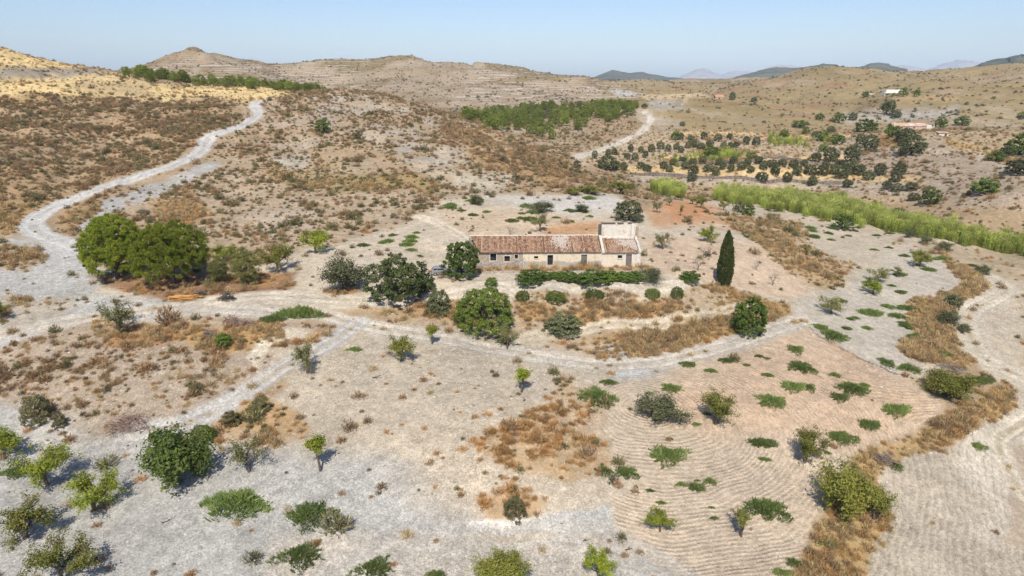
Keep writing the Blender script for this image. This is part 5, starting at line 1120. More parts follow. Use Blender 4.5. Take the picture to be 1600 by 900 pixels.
# ------------------------------------------------------------------ trees, each one its own thing: kind, name, category, u, v(foot), width, height (photo px), label
T_ = set_tree
TREES = [
 ('umbrella_pine','pine_tree','pine',184,435,92,100,'big dark green pine with crown reaching the ground, beside the bend of the hill road'),
 ('umbrella_pine_high','pine_tree','pine',272,443,108,97,'big spreading pine with bare trunk and open underside, next to the denser pine'),
 ('almond_yellow','almond_tree','tree',348,404,48,24,'small yellowish flat tree standing behind the two slim young pines'),
 ('small_pine','young_pine','pine',344,444,30,44,'slimmer of the two pale young pines beside the brush heaps'),
 ('small_pine','young_pine','pine',386,444,42,58,'larger of the two pale young pines, next to the dark burnt brush heap'),
 ('almond','almond_tree','tree',434,426,58,48,'bushy green tree on the dry grass patch beyond the young pines'),
 ('almond_yellow','almond_tree','tree',493,396,45,38,'yellow green tree with dark trunk at the foot of the scrub slope'),
 ('carob','carob_tree','tree',625,470,95,76,'large dark carob tree at the yard entrance, left of the parked car'),
 ('carob','carob_sapling','tree',663,455,34,30,'small dark tree leaning out from the large carob'),
 ('lush','dense_tree','tree',722,434,54,58,'dense dark green round tree hiding the front of the car and the house corner'),
 ('olive','olive_tree','tree',538,454,70,56,'grey green olive tree above a rusty grass patch at the yard'),
 ('greybush','grey_bush','bush',685,491,36,40,'round grey green bush between the carob and the big round bush'),
 ('mastic','mastic_bush','bush',755,513,90,68,'largest bright green round bush on the embankment below the house'),
 ('citrus','green_bush','bush',768,447,20,15,'tiny bright green bush in front of the stone end of the house'),
 ('almond_grey','almond_tree','tree',793,545,32,40,'thin grey green tree on the track edge below the big round bush'),
 ('greybush','grey_bush','bush',879,521,56,34,'wide grey green bush at the foot of the embankment'),
 ('lush','dense_tree','tree',1169,523,52,60,'dark upright bushy tree at the end of the golden grass bank'),
 ('cypress','cypress_tree','cypress',1131,447,23,86,'tall slim dark cypress right of the farmhouse'),
 ('almond_grey','almond_tree','tree',481,583,44,50,'thin pale almond with leaning forked trunk beside the knoll track'),
 ('almond','almond_tree','tree',627,563,48,42,'green almond with twin fork in the middle of the stony slope'),
 ('sapling','almond_sapling','tree',675,538,20,29,'small bright sapling beside the twin forked almond'),
 ('sapling','almond_sapling','tree',815,613,30,38,'yellow green sapling at the corner of the dry grass triangle'),
 ('olive','olive_tree','tree',1030,653,78,42,'low wide grey green olive at the edge of the pink field'),
 ('almond','almond_tree','tree',1118,663,68,52,'spiky green almond in the pink field beside the low olive'),
 ('almond','almond_tree','tree',1257,722,68,54,'open crowned almond with forked trunk in the pink ploughed field'),
 ('almond_big','almond_tree','tree',1483,622,74,46,'dark green leaning tree beside the track at the far corner of the pink field'),
 ('almond_big','broad_tree','tree',1316,806,84,82,'biggest tree on the golden grass bank between the two lower fields'),
 ('almond','almond_tree','tree',1365,818,56,62,'darker tree leaning against the biggest tree of the golden bank'),
 ('almond_yellow','almond_tree','tree',1031,830,47,36,'small yellow tree with curved bare trunk alone in the furrows'),
 ('sparse','almond_tree','tree',1158,838,50,50,'scraggy tree with upright twigs next to a wide weed clump in the furrows'),
 ('almond_yellow','almond_tree','tree',937,903,54,50,'round yellow green tree on the grey track at the bottom edge'),
 ('almond_big','green_bush','bush',790,915,84,58,'bright leafy bush cut by the bottom edge next to a dry grass tuft'),
 ('almond_grey','almond_tree','tree',390,737,56,56,'pale olive green almond right of the dark fig tree'),
 ('fig','fig_tree','fig',280,754,104,86,'dark broad leaved fig tree at the edge of the grey gravel'),
 ('sapling','almond_sapling','tree',501,736,32,55,'slim sapling with bent dark trunk alone on grey gravel'),
 ('almond_yellow','almond_tree','tree',6,716,72,58,'yellow green almond cut by the picture edge above the gravel orchard'),
 ('almond_yellow','almond_tree','tree',73,757,80,64,'yellow green almond with a weed clump under it on grey gravel'),
 ('almond_yellow','almond_tree','tree',147,798,86,62,'brightest yellow leaning almond in the gravel orchard'),
 ('almond','almond_tree','tree',39,841,86,65,'paler green almond with visible dark trunk on the gravel'),
 ('almond','almond_tree','tree',96,908,112,76,'widest almond of the gravel orchard, at the bottom edge'),
 ('almond_grey','almond_tree','tree',190,520,62,54,'airy grey green tree on the knoll above the stony bank'),
 ('almond','almond_tree','tree',-2,503,36,34,'green tree half cut by the picture edge on the grey stony ground'),
 ('almond_grey','almond_tree','tree',1299,491,42,32,'pale almond at the tip of the rusty grass bank'),
 ('almond_yellow','almond_tree','tree',1364,460,33,27,'bright yellow almond in the arched furrows'),
 ('almond_grey','almond_tree','tree',1373,440,34,25,'grey green almond just behind the bright yellow one'),
 ('sparse','almond_tree','tree',1401,433,25,20,'small sparse almond in the arched furrows'),
 ('almond','almond_tree','tree',1438,417,36,30,'dark leaning almond with shadowed trunk in the valley field'),
 ('bright_round','almond_tree','tree',1316,358,34,26,'round bright green tree standing before the cane bed'),
 ('sparse','almond_tree','tree',1260,399,18,18,'tiny tree beside the rusty grass bank'),
 ('olive','olive_tree','tree',1478,392,24,15,'flat topped dark olive, third along the cane bed field edge'),
 ('olive','olive_tree','tree',1447,381,24,15,'flat topped dark olive with forked stem near the cane bed'),
 ('olive','olive_tree','tree',1421,371,18,14,'small grey olive before the blue green reeds'),
 ('sparse','olive_tree','tree',1386,363,17,12,'small olive midway along the cane bed field'),
 ('bare','bare_tree','tree',1350,355,14,11,'small leafless tree in the valley field'),
 ('olive','olive_tree','tree',1296,339,13,9,'little dark olive at the cane bed edge'),
 ('olive','olive_tree','tree',1263,334,22,12,'grey olive, right one of a pair by the cane bed'),
 ('olive','olive_tree','tree',1248,328,14,11,'grey olive, left one of a pair by the cane bed'),
 ('almond','almond_tree','tree',1210,331,22,14,'small round green tree at the upper end of the valley field'),
 ('almond_grey','almond_tree','tree',1204,346,20,14,'pale tree at the upper edge of the scrubby bank'),
 ('olive','olive_tree','tree',1535,429,24,16,'dark olive on the dry grass strip beside the valley track'),
 ('greybush','olive_bush','bush',1487,480,28,22,'upper of three grey olive bushes on the golden bank'),
 ('olive','olive_bush','bush',1480,506,36,23,'middle and widest of three grey olive bushes on the golden bank'),
 ('olive','olive_bush','bush',1505,518,24,14,'lowest dark olive bush lying by the valley track'),
 ('almond_grey','almond_tree','tree',1027,332,18,18,'pale almond left of the red soil field'),
 ('almond_grey','almond_tree','tree',1045,321,13,13,'pale small almond at the top corner of the red soil'),
 ('almond','almond_tree','tree',1059,312,18,10,'small green tree above the red soil patch'),
 ('sparse','almond_tree','tree',1063,337,12,18,'thin yellowish tree standing in the red soil'),
 ('almond','almond_tree','tree',1095,325,24,20,'green almond on the upper edge of the red soil'),
 ('almond','almond_tree','tree',1081,319,18,14,'small green almond next to the one on the red soil edge'),
 ('almond','almond_tree','tree',1130,328,18,14,'small green tree right of the red soil edge'),
 ('far_bush','green_bush','bush',1154,331,20,17,'olive green bush beyond the red soil'),
 ('bright_round','green_bush','bush',1169,338,19,20,'tall yellowish green bush beyond the red soil'),
 ('almond_grey','almond_tree','tree',1036,389,30,26,'forked pale almond right of the house roof'),
 ('almond_yellow','almond_tree','tree',1105,378,30,25,'bright yellow green almond above the cypress'),
 ('bare','bare_tree','tree',1102,403,28,22,'pale half bare tree left of the cypress top'),
 ('bare','bare_tree','tree',1090,423,24,24,'leafless tree on the pink slope left of the cypress'),
 ('bare','bare_tree','tree',1181,422,16,18,'thin bare tree on the pink slope right of the cypress'),
 ('bare','bare_tree','tree',1207,446,22,24,'bare twiggy tree above the rusty grass bank'),
 ('bare','bare_tree','tree',797,367,24,18,'leafless small tree behind the tiled roof'),
 ('almond_grey','almond_tree','tree',844,362,30,30,'pale almond with forked trunk behind the tiled roof'),
 ('olive','olive_tree','tree',847,331,38,18,'wide dark green tree behind the farmhouse on white ground'),
 ('olive','green_bush','bush',909,331,24,13,'low green bush on the white ground behind the farmhouse'),
 ('olive','olive_tree','tree',744,320,21,17,'dark tree at the upper left of the white ground behind the house'),
 ('almond','almond_tree','tree',971,304,42,22,'spreading green tree at the foot of the scrub hill'),
 ('greybush','grey_bush','bush',982,344,46,32,'long grey green hedge bush behind the terrace block of the house'),
 ('bright_round','green_bush','bush',505,207,26,21,'bright yellow green bush alone on the scrub hill'),
 ('far_bush','dark_bush','bush',560,217,17,13,'dark round bush right of the bright one on the scrub hill'),
 ('far_bush','dark_bush','bush',806,283,15,12,'dark bush low on the scrub hill above the house'),
 ('far_bush','dark_bush','bush',901,262,14,12,'dark bush where the scrub hill meets the orchard'),
 ('almond','almond_bush','bush',926,303,46,16,'wide green thicket left of the spreading green tree'),
 ('almond','almond_bush','bush',898,305,30,13,'low yellow green thicket at the hill foot'),
 # planting before the house
 ('citrus','citrus_tree','tree',830,443,47,24,'wide citrus tree in front of the small square windows'),
 ('citrus','citrus_tree','tree',865,436,21,13,'small citrus bush left of the open dark doorway'),
 ('citrus','citrus_tree','tree',889,438,34,16,'low citrus hedge bush between the two house doors'),
 ('citrus','citrus_tree','tree',848,438,28,16,'low citrus bush beside the wide citrus in front of the small windows'),
 ('citrus','citrus_tree','tree',877,438,24,15,'low citrus bush just right of the open dark doorway'),
 ('citrus','citrus_tree','tree',993,440,30,19,'citrus bush touching the spiky dark shrub before the house'),
 ('citrus','citrus_tree','tree',906,443,21,16,'round citrus in front of the middle brown door'),
 ('citrus','citrus_tree','tree',930,443,52,24,'largest citrus tree in front of the white pilaster'),
 ('citrus','citrus_tree','tree',953,438,39,18,'citrus bush right of the largest citrus tree'),
 ('citrus','citrus_tree','tree',975,439,31,16,'citrus bush before the right hand house door'),
 ('olive','palm_bush','bush',1017,440,42,23,'spiky dark green shrub at the end of the planting before the house'),
 ('citrus','green_bush','bush',1078,440,34,18,'green shrub on the terrace corner above the dry bank'),
 ('mastic','green_bush','bush',817,468,22,15,'round green shrub on the brow of the house embankment, nearest the big round bush'),
 ('mastic','green_bush','bush',867,470,32,17,'wide green shrub on the brow of the house embankment'),
 ('mastic','green_bush','bush',930,465,30,14,'low green shrub on the embankment brow below the white pilaster'),
 ('mastic','green_bush','bush',1019,463,24,14,'green shrub on the embankment brow below the spiky shrub'),
 ('mastic','green_bush','bush',1058,464,20,17,'last green shrub on the embankment brow toward the cypress'),
 ('citrus','green_bush','bush',349,543,26,24,'bright green bush beside the grey stick heap'),
 ('scrub_dome','olive_green_bush','bush',60,660,46,46,'tall olive green bush at the lower end of the knoll'),
 ('scrub_dome','olive_green_bush','bush',94,667,24,26,'olive green bush right of the tall one on the knoll'),
 ('scrub_dome','olive_green_bush','bush',406,642,34,24,'wide olive green bush on the grassy wedge by the knoll track'),
 ('mastic','green_bush','bush',318,690,38,28,'green bush just behind the dark fig tree'),
 ('scrub_dome','olive_green_bush','bush',362,664,30,26,'olive green bush up slope of the pale olive green almond'),
 ('scrub_dome','green_bush','bush',804,806,36,32,'dark green bush in the dry grass above the grey scarp'),
 ('weed','grass_tussock','bush',682,900,30,22,'dark tussock of grass at the bottom edge'),
 ('dead_trunk','dead_tree','tree',921,655,14,24,'thin dead trunk among the rusty bushes'),
 # valley of olives, larger crowns
 ('olive_round','olive_tree','tree',1423,241,42,30,'widest olive on the spur below the distant ruin'),
 ('bright_round','green_tree','tree',1394,215,24,20,'bright green tree in front of the distant ruin wall'),
 ('olive_round','olive_tree','tree',1414,220,30,20,'dark tree between the distant ruin and the widest olive'),
 ('olive_round','olive_tree','tree',1330,256,25,30,'tall round olive at the foot of the spur'),
 ('olive_round','olive_tree','tree',1359,237,24,26,'grey olive left of the spur top'),
 ('olive_round','olive_tree','tree',1344,225,15,16,'small olive above the grey olive of the spur'),
 ('bright_round','green_tree','tree',1352,206,36,20,'dense green thicket left of the distant ruin'),
 ('olive_round','oak_tree','tree',1386,180,22,22,'big dark tree below the far white villa'),
 ('olive_round','olive_tree','tree',1400,184,15,10,'small dark tree right of the big dark one below the villa'),
 ('olive_round','olive_tree','tree',1332,188,13,12,'dark bush on grey rocks left of the ruin'),
 ('bright_round','green_tree','tree',1469,199,18,15,'green tree just right of the distant ruin'),
 ('bright_round','green_tree','tree',1503,196,24,15,'green tree further right of the distant ruin'),
 ('bright_round','green_tree','tree',1310,192,20,16,'yellow green tree on the far terraces'),
 ('bright_round','green_tree','tree',1281,188,14,11,'yellow green bush beside the pale field on the far slope'),
 ('bright_round','green_tree','tree',1250,199,26,11,'low green bushes on the terrace edge'),
 ('olive_round','olive_tree','tree',1298,208,13,11,'round olive on the upper terrace under the pale slope'),
 ('bright_round','green_tree','tree',1225,215,16,12,'bright round tree at the left end of the upper terrace'),
 ('bright_round','green_tree','tree',1258,210,13,11,'green tree second along the upper terrace'),
 ('olive_round','olive_tree','tree',1273,217,12,12,'dark olive in the middle of the upper terrace'),
 ('bright_round','green_tree','tree',1286,221,18,17,'bright green pair of crowns on the upper terrace'),
 ('bright_round','green_tree','tree',1308,226,22,17,'bright low spreading tree under the upper terrace'),
 ('olive_round','olive_tree','tree',1274,253,17,15,'dark olive above the golden terrace wall'),
 ('olive_round','olive_tree','tree',1298,252,24,22,'pale olive left of the tall round olive'),
 ('bright_round','green_tree','tree',1286,237,14,13,'small bright tree behind the pale olive'),
 ('bright_round','green_tree','tree',1112,245,26,17,'bright broad tree in the reedy strip of the orchard'),
 ('bright_round','green_tree','tree',1174,249,18,12,'pale bright bush at the orchard stone wall'),
 ('bright_round','green_tree','tree',1055,219,15,15,'bright tree at the top of the orchard'),
 ('olive_round','olive_tree','tree',949,265,32,22,'large dark olive at the near corner of the orchard'),
 ('bright_round','green_tree','tree',963,265,14,14,'yellow green bush clinging to the large corner olive'),
 ('bright_round','green_tree','tree',1538,303,40,26,'round yellow green bush on the grey spur at the valley mouth'),
 ('bright_round','green_tree','tree',1593,243,46,34,'big bright green tree at the right picture edge'),
 ('olive_round','dark_tree','tree',1592,272,40,24,'big dark tree at the right picture edge'),
 ('bright_round','green_tree','tree',1556,252,26,17,'yellow green bush left of the big bright edge tree'),
 ('olive_round','dark_tree','tree',1570,246,18,18,'dark bush between the edge trees'),
 ('bright_round','green_tree','tree',1597,185,16,10,'green bush on the grassy ridge at the picture edge'),
 ('bright_round','green_tree','tree',1452,320,30,28,'green bush mass behind the cane bed'),
 ('olive_round','dark_tree','tree',1427,313,18,12,'dark bush behind the cane bed left of the green mass'),
 ('olive_round','dark_tree','tree',1402,343,24,18,'dark round bush buried in the cane bed'),
 ('bright_round','green_tree','tree',1411,151,14,14,'dark green tree close to the far villa'),
 ('bright_round','green_tree','tree',1432,151,10,12,'tree at the right end of the far villa'),
 ('bright_round','green_tree','tree',1352,152,11,9,'bush beside the small white outbuilding'),
 ('olive_round','dark_tree','tree',1144,156,10,12,'dark tree beside the tiny red roofed cottage'),
 ('olive_round','dark_tree','tree',1007,169,10,7,'dark round bush at the top of the valley track'),
 ('olive_round','dark_tree','tree',1066,197,9,7,'dark bush on the brown hill beyond the valley track'),
 ('olive_round','dark_tree','tree',1178,160,10,8,'dark bush on the far pale terraces'),
]
for t in TREES:
    k, nm, cat, u, v, w, h, lab = t
    o = T_(k, nm, cat, lab, u, v, w, h)
# olives planted in rows: every one told by its row and place in it
ROWS = [
 ('upper orchard row under the pale track', 11, 11, [(1018,238),(1032,233),(1044,237),(1057,234),(1064,239),(1075,232),(1084,231),(1095,234),(1109,229),(1130,233),(1141,233),(1150,231),(1166,226),(1181,227)]),
 ('left end of the orchard beside the pale track', 10, 11, [(929,248),(950,244),(960,242),(985,238),(1001,239),(980,249),(992,251),(1008,247)]),
 ('golden terrace row nearest the scrub hill', 14, 12, [(975,266),(1001,264),(1011,268),(1037,264),(1046,269),(1070,265),(1083,272),(1081,283),(1107,268),(1118,275),(1129,265),(1141,269),(1159,265),(1173,270),(1193,265)]),
 ('right half of the golden terrace', 17, 17, [(1211,274),(1245,275),(1265,273),(1284,274),(1303,273),(1315,279),(1325,273),(1341,274),(1357,281),(1374,274),(1400,284),(1405,272)]),
 ('middle orchard row along the brown stone wall', 12, 11, [(1052,258),(1066,255),(1082,259),(1098,256),(1124,258),(1146,256),(1168,259),(1186,256)]),
 ('row between the two stone walls right of the bright bush', 14, 12, [(1206,261),(1222,259),(1240,262),(1256,260),(1290,263),(1312,262)]),
 ('short row under the pale upper slope', 11, 10, [(1062,218),(1080,221),(1100,218),(1122,221),(1140,219)]),
 ('stony bank below the golden terrace', 16, 14, [(1190,283),(1230,285),(1269,290),(1324,293),(1385,296),(1423,298),(1401,299)]),
]
ORD = ['first','second','third','fourth','fifth','sixth','seventh','eighth','ninth','tenth','eleventh','twelfth','thirteenth','fourteenth','fifteenth']
for nm, w, h, pts in ROWS:
    for i, (u, v) in enumerate(sorted(pts)):
        T_('olive_round', 'olive_tree', 'olive', '%s olive from the left, %s' % (ORD[i], nm), u, v, w*random.uniform(.85, 1.25), h*random.uniform(.9, 1.2), None, 'olives: '+nm)
# pine plantations, single trees
def inside(poly, u, v):
    c = False
    for i in range(len(poly)):
        x1, y1 = poly[i]; x2, y2 = poly[(i+1) % len(poly)]
        if (y1 > v) != (y2 > v) and u < (x2-x1)*(v-y1)/(y2-y1)+x1: c = not c
    return c
def pines(poly, y0, y1, spacing, label, group, hmin, hmax, cap):
    rr = np.random.default_rng(len(label)); uu = [p[0] for p in poly]; pts = []
    ex = [ground_at(u, v, y0-30) for u, v in poly]
    xs = [e[0] for e in ex]; ys = np.clip([e[1] for e in ex], y0, y1)
    for x in np.arange(min(xs), max(xs), spacing):
        for y in np.arange(min(ys), max(ys), spacing*1.0):
            px, py_ = x+rr.normal(0, spacing*.22), y+rr.normal(0, spacing*.22); z = float(hz(px, py_)); u, v, _ = proj(px, py_, z)
            if inside(poly, float(u), float(v)): pts.append((py_, px, z))
    rr.shuffle(pts); pts = sorted(pts[:cap])
    for y, x, z in pts:
        tm, cm, W_, H_ = KIND['plantation_pine'][rr.integers(0, 4)]; h = rr.uniform(hmin, hmax); s = h/H_
        put_tree(tm, cm, 'pine_tree', 'pine', label, (x, y, z-.1), rr.uniform(0, 6.28), (s*rr.uniform(.9, 1.2),)*2+(s,), group, parts=False)
    print('pines', len(pts))
pines([(722,187),(760,176),(880,168),(985,166),(1003,174),(965,188),(905,203),(852,224),(822,219),(792,204),(745,201)], 325, 600, 5.8, 'pine crowded among many in the green plantation on the valley slope', 'pines of the valley plantation', 4.6, 6.8, 200)
pines([(178,118),(300,122),(420,131),(505,137),(470,142),(440,141),(300,136),(235,130),(190,122)], 380, 520, 5.2, 'small pine in the dark green belt along the hill crest', 'pines of the hill crest belt', 4.6, 7.2, 78)
def crest_pines():
    rr = np.random.default_rng(5)
    for k in range(22):
        u = 425+k*3.9+rr.normal(0, 1.5); Y = rr.uniform(418, 455); a, b, c = ray(u, 138); x = float(a/b)*Y; z = float(hz(x, Y)); h = rr.uniform(5, 7)*(1.15-.5*k/22)
        tm, cm, W_, H_ = KIND['plantation_pine'][rr.integers(0, 4)]; s = h/H_
        put_tree(tm, cm, 'pine_tree', 'pine', 'small pine in the dark green belt along the hill crest', (x, Y, z-.1), rr.uniform(0, 6.28), (s*1.05, s*1.05, s), 'pines of the hill crest belt', parts=False)
crest_pines()
# weed clumps on the fields
WEEDS = [(375,790,90,44,'big weed clump on grey gravel below the fig tree'),(484,808,66,44,'big round weed clump on gravel below the slim sapling'),(473,870,62,38,'weed clump on gravel below the big round clump'),(587,890,52,32,'weed clump at the bottom edge of the grey hollow'),
 (1040,714,56,28,'weed clump in the furrows below the low wide olive'),(976,740,36,20,'pale weed clump at the end of the rusty bushes'),(944,735,22,24,'darker weed clump touching the rusty bushes'),(935,622,50,32,'weed clump in the dry triangle above the rusty bushes'),(1190,694,40,18,'weed clump in the furrows below the spiky almond'),
 (1250,575,36,20,'weed clump in the upper pink field below three small ones'),(1205,628,40,22,'weed clump in the pink field right of the spiky almond'),(1237,606,36,16,'left one of twin weed clumps in the pink field'),(1262,606,20,14,'right one of twin weed clumps in the pink field'),(1241,547,24,14,'thin weed clump at the top of the pink field'),
 (1300,526,42,18,'long weed clump near the crest of the pink field'),(1280,512,24,10,'weed clump at the crest of the pink field'),(1330,609,46,20,'long weed clump in the middle of the pink field'),(1309,622,30,14,'weed clump below the long one in the pink field'),(1384,567,22,16,'weed clump near the red edge of the pink field'),(1420,577,34,14,'long weed clump by the red edge track'),
 (1396,643,48,18,'pale weed clump left of the dark leaning tree'),(1354,665,40,16,'weed clump near the golden bank in the pink field'),(1311,686,46,20,'weed clump beside the open crowned almond'),(1195,798,62,34,'wide weed clump next to the scraggy tree'),(1086,762,26,18,'left weed clump of a pair in the lower furrows'),(1110,752,20,12,'right weed clump of a pair in the lower furrows'),
 (1358,491,38,10,'weed strip left in the arched furrow field'),(1400,495,26,9,'weed strip right in the arched furrow field'),(1430,528,30,10,'weed clump beside the golden bank, lower one'),(1440,520,20,9,'weed clump beside the golden bank, upper one'),(1420,484,24,12,'weed clump at the inner curve of the golden bank'),(1530,597,42,8,'flat weed strip on the valley track edge'),
 (1048,607,28,14,'small weed clump above the low wide olive'),(1075,570,22,10,'weed clump on grey soil at the field end'),(952,598,24,9,'thin weed clump above the dry triangle'),(470,494,70,14,'long weed strip on the edge of the yard slope'),(425,501,36,10,'short weed strip left of the long one by the yard'),(555,547,24,6,'flat weed tuft between the two slope almonds'),
 (1396,726,22,22,'dark green weed clump on the golden bank'),(1292,847,30,18,'bright weed clump beside the golden bank foot'),(1241,880,26,16,'weed clump in the lowest furrows'),(1220,896,30,12,'weed clump at the bottom edge of the furrows'),(26,740,44,18,'weed clump under the yellow green almond'),(790,532,26,16,'weed clump at the foot of the thin track tree'),
 (1525,698,26,12,'weed clump at the lower edge of the golden bank'),(1470,555,30,8,'faint weed strip on the golden bank')]
for u, v, w, h, lab in WEEDS: set_tree('weed', 'weed_clump', 'weeds', lab, u, v, w, h, None, 'green weed clumps on the fields')
rr = np.random.default_rng(77); nsm = 0
SMALLW = [([(1000,580),(1200,530),(1400,590),(1430,650),(1320,700),(1250,800),(1100,880),(1000,800),(1000,680)], 26, 'tiny weed tuft between the furrows of the pink field'), ([(1260,480),(1330,450),(1420,400),(1500,440),(1400,540),(1320,520)], 22, 'tiny weed tuft in the arched furrow field'),
          ([(1120,325),(1290,340),(1450,380),(1540,420),(1380,400),(1260,370)], 26, 'small weed patch on the pale valley field'), ([(690,310),(950,310),(960,335),(880,350),(700,350)], 26, 'small weed patch on the white ground behind the house'), ([(480,395),(650,360),(690,400),(580,420)], 10, 'small weed patch on the pale yard')]
for poly, n_, lab in SMALLW:
    k = 0
    while k < n_:
        u = rr.uniform(min(p[0] for p in poly), max(p[0] for p in poly)); v = rr.uniform(min(p[1] for p in poly), max(p[1] for p in poly))
        if not inside(poly, u, v): continue
        w = rr.uniform(9, 20)*(1 if v > 460 else 1.1); set_tree('weed', 'weed_tuft', 'weeds', lab, u, v, w, w*.42*(1 if v > 460 else .7), None, lab); k += 1
# ------------------------------------------------------------------ brush heaps, sticks, timber
def heap(name, cat, label, u, v, w, h, mat, n_, flat=.35, rad=.03, seed=0, L=1.6):
    r = np.random.default_rng(seed+900); p = ground_at(u, v); s = ppm(p); W_ = w/s/2; Hh = h/s; br = []
    for i in range(n_):
        q = r.random()**.6; a = r.uniform(0, 6.283); c = np.array([math.cos(a)*W_*q, math.sin(a)*W_*.6*q, 0]); top = Hh*(1-q*q); c[2] = r.uniform(.03, max(top, .06))
        a2 = r.uniform(0, 6.283); d = np.array([math.cos(a2), math.sin(a2), r.normal(0, flat)]); l_ = limb(c-d*L*.4, d, L*r.uniform(.5, 1.2), r, 4, .16); l_[:, 2] = np.maximum(l_[:, 2], .01)
        br.append((l_, np.linspace(rad, rad*.35, len(l_))))
    o = link(name, tubes(name, br, MAT[mat], 4)); o.location = p; return tag(o, label, cat)
heap('brush_pile', 'brush pile', 'big pinkish pile of pruned branches by the gravel hollow', 205, 668, 70, 24, 'red_brush', 190, .4, .04, 1, 2.0)
heap('brush_pile', 'brush pile', 'dark burnt brush heap beside the young pine', 354, 468, 26, 13, 'burnt', 90, .5, .06, 2, 1.3)
heap('brush_pile', 'brush pile', 'small dark brush heap at the end of the orange timber', 312, 462, 24, 10, 'burnt', 60, .5, .05, 3, 1.2)
heap('brush_pile', 'brush pile', 'rusty brown brush heap above the grey sticks', 362, 505, 30, 15, 'red_brush', 90, .5, .04, 4, 1.4)
heap('brush_pile', 'brush pile', 'purple brown flat brush beside the rusty heap', 385, 507, 40, 9, 'red_brush', 80, .3, .04, 5, 1.6)
heap('stick_pile', 'stick pile', 'grey heap of sticks left of the bright green bush', 329, 525, 28, 12, 'dead_wood', 70, .4, .05, 6, 1.4)
heap('brush_pile', 'brush pile', 'grey brush heap in the golden bank by the valley track', 1482, 577, 46, 11, 'dead_wood', 80, .3, .05, 7, 1.6)
heap('brush_pile', 'brush pile', 'grey dead branches in the golden bank beside dark weeds', 1378, 722, 36, 16, 'dead_wood', 90, .3, .04, 8, 1.5)
heap('brush_pile', 'brush pile', 'dead branches lying under the olive at the yard', 548, 447, 26, 10, 'dead_wood', 40, .3, .05, 9, 1.6)
def timber():
    p = ground_at(290, 467); s = ppm(p); r = np.random.default_rng(12); o = bpy.data.objects.new('timber_pile', None); COL.objects.link(o); o.location = p; tag(o, 'pile of orange planks lying on the ground below the big pines', 'timber')
    for i in range(18):
        m = MB(); L_ = r.uniform(3.0, 5.4); y = r.normal(0, .5); z = .05+.12*(i//4); m.box(-L_/2, L_/2, -.11, .11, 0, .08)
        q = m.build('plank', 'orange_wood', o, .01); q.location = (r.normal(0, .5), y, z); q.rotation_euler = (r.normal(0, .05), r.normal(0, .03), r.normal(.1, .14))
timber()
def stray(u, v, lab, L=1.2):
    p = ground_at(u, v); r = np.random.default_rng(int(u)); br = []
    d = (1, r.normal(0, .4), .03); l_ = limb((-L/2, 0, .05), d, L, r, 5, .15); br.append((l_, np.linspace(.06, .02, len(l_))))
    for k in (1, 2, 3): l2 = limb(l_[k], (r.normal(0, .6), r.normal(0, 1), .25), L*.4, r, 3, .2); br.append((l2, np.linspace(.03, .01, len(l2))))
    o = link('fallen_branch', tubes('fallen_branch', br, MAT['dark_bark'], 5)); o.location = p; tag(o, lab, 'branch')
stray(262, 817, 'short dark branch lying on the grey gravel below the fig tree'); stray(590, 591, 'dark forked stick on the stony slope below the twin forked almond', 1.4); stray(918, 846, 'dark stick on the grey track near the bottom edge', .9); stray(983, 860, 'short dark branch beside the round yellow tree', .8)
stray(665, 575, 'thin grey curved stick on the stony slope', 1.8)
# ------------------------------------------------------------------ scattered scrub, grass, cane and stones
dA = np.abs(np.gradient(GY, axis=0)*GY*(AZ[1]-AZ[0]))
VIEW = (GU > -260) & (GU < 1860) & (GV < 1000) & (GY < 1500)
def scatter_points(dens, rs):
    pr = (dA*dens*VIEW).ravel(); tot = pr.sum(); n_ = int(tot); cs = np.cumsum(pr)/max(tot, 1e-9)
    k = np.minimum(np.searchsorted(cs, rs.random(n_)), NY*NA-1); j, i = np.unravel_index(k, (NY, NA))
    az = AZ[i]+(rs.random(n_)-.5)*(AZ[1]-AZ[0]); jj = np.clip(j+rs.integers(0, 2, n_)-1, 0, NY-2); y = lerp(YR[jj], YR[jj+1], rs.random(n_)); x = az*y
    return np.stack([x, y, hz(x, y)], 1), PAL[j, i], j, i
rs = np.random.default_rng(11)
CLUMP = np.clip(1+2.2*fbm(GX/3.2, GY/3.2, 2, 95)+1.3*fbm(GX/15, GY/15, 3, 96), .05, 4)
P_, pal, jj, ii = scatter_points(DS*CLUMP, rs)
n_ = len(P_); size = np.exp(rs.normal(math.log(.88), .52, n_)); size *= np.where(P_[:, 1] > 470, 1.7, 1.0)*np.where(P_[:, 1] < 120, .92, 1); size = np.clip(size, .25, 4.2)
U_, V_s, ZC = proj(P_[:, 0], P_[:, 1], P_[:, 2]); px = size*F/ZC
kd = rs.random(n_); sp = np.where(kd < .07, 3, np.where(rs.random(n_) < pal, 2, np.where(rs.random(n_) < .55, 0, 1))); sp = np.where((P_[:, 1] > 470) & (rs.random(n_) < .7), 3, sp)
SPN = [('rust_bush', 'scrub_bush', 'rust brown dry twiggy scrub bush'), ('brown_bush', 'scrub_bush', 'pale brown dry twiggy scrub bush'), ('olive_bush', 'scrub_bush', 'olive green scrub bush'), ('dark_bush', 'scrub_bush', 'dark green brown scrub bush')]
def where_is(u, v):
    if u < 470 and 495 < v < 680: return 'on the stony knoll above the gravel'
    if 720 < u < 960 and 570 < v < 830: return 'in the rusty patch on the slope'
    if v >= 495 and u < 960: return 'on the open stony slope'
    if v >= 440 and u < 1240: return 'on the embankment below the house'
    if u > 1000: return 'on the banks of the valley fields'
    return 'on the hillside behind the farmhouse'
inframe = (U_ > 5) & (U_ < 1595) & (V_s > 20) & (V_s < 890)
order = np.argsort(-px*inframe); top = order[:300]; istop = np.zeros(n_, bool); istop[top] = True
first = {}
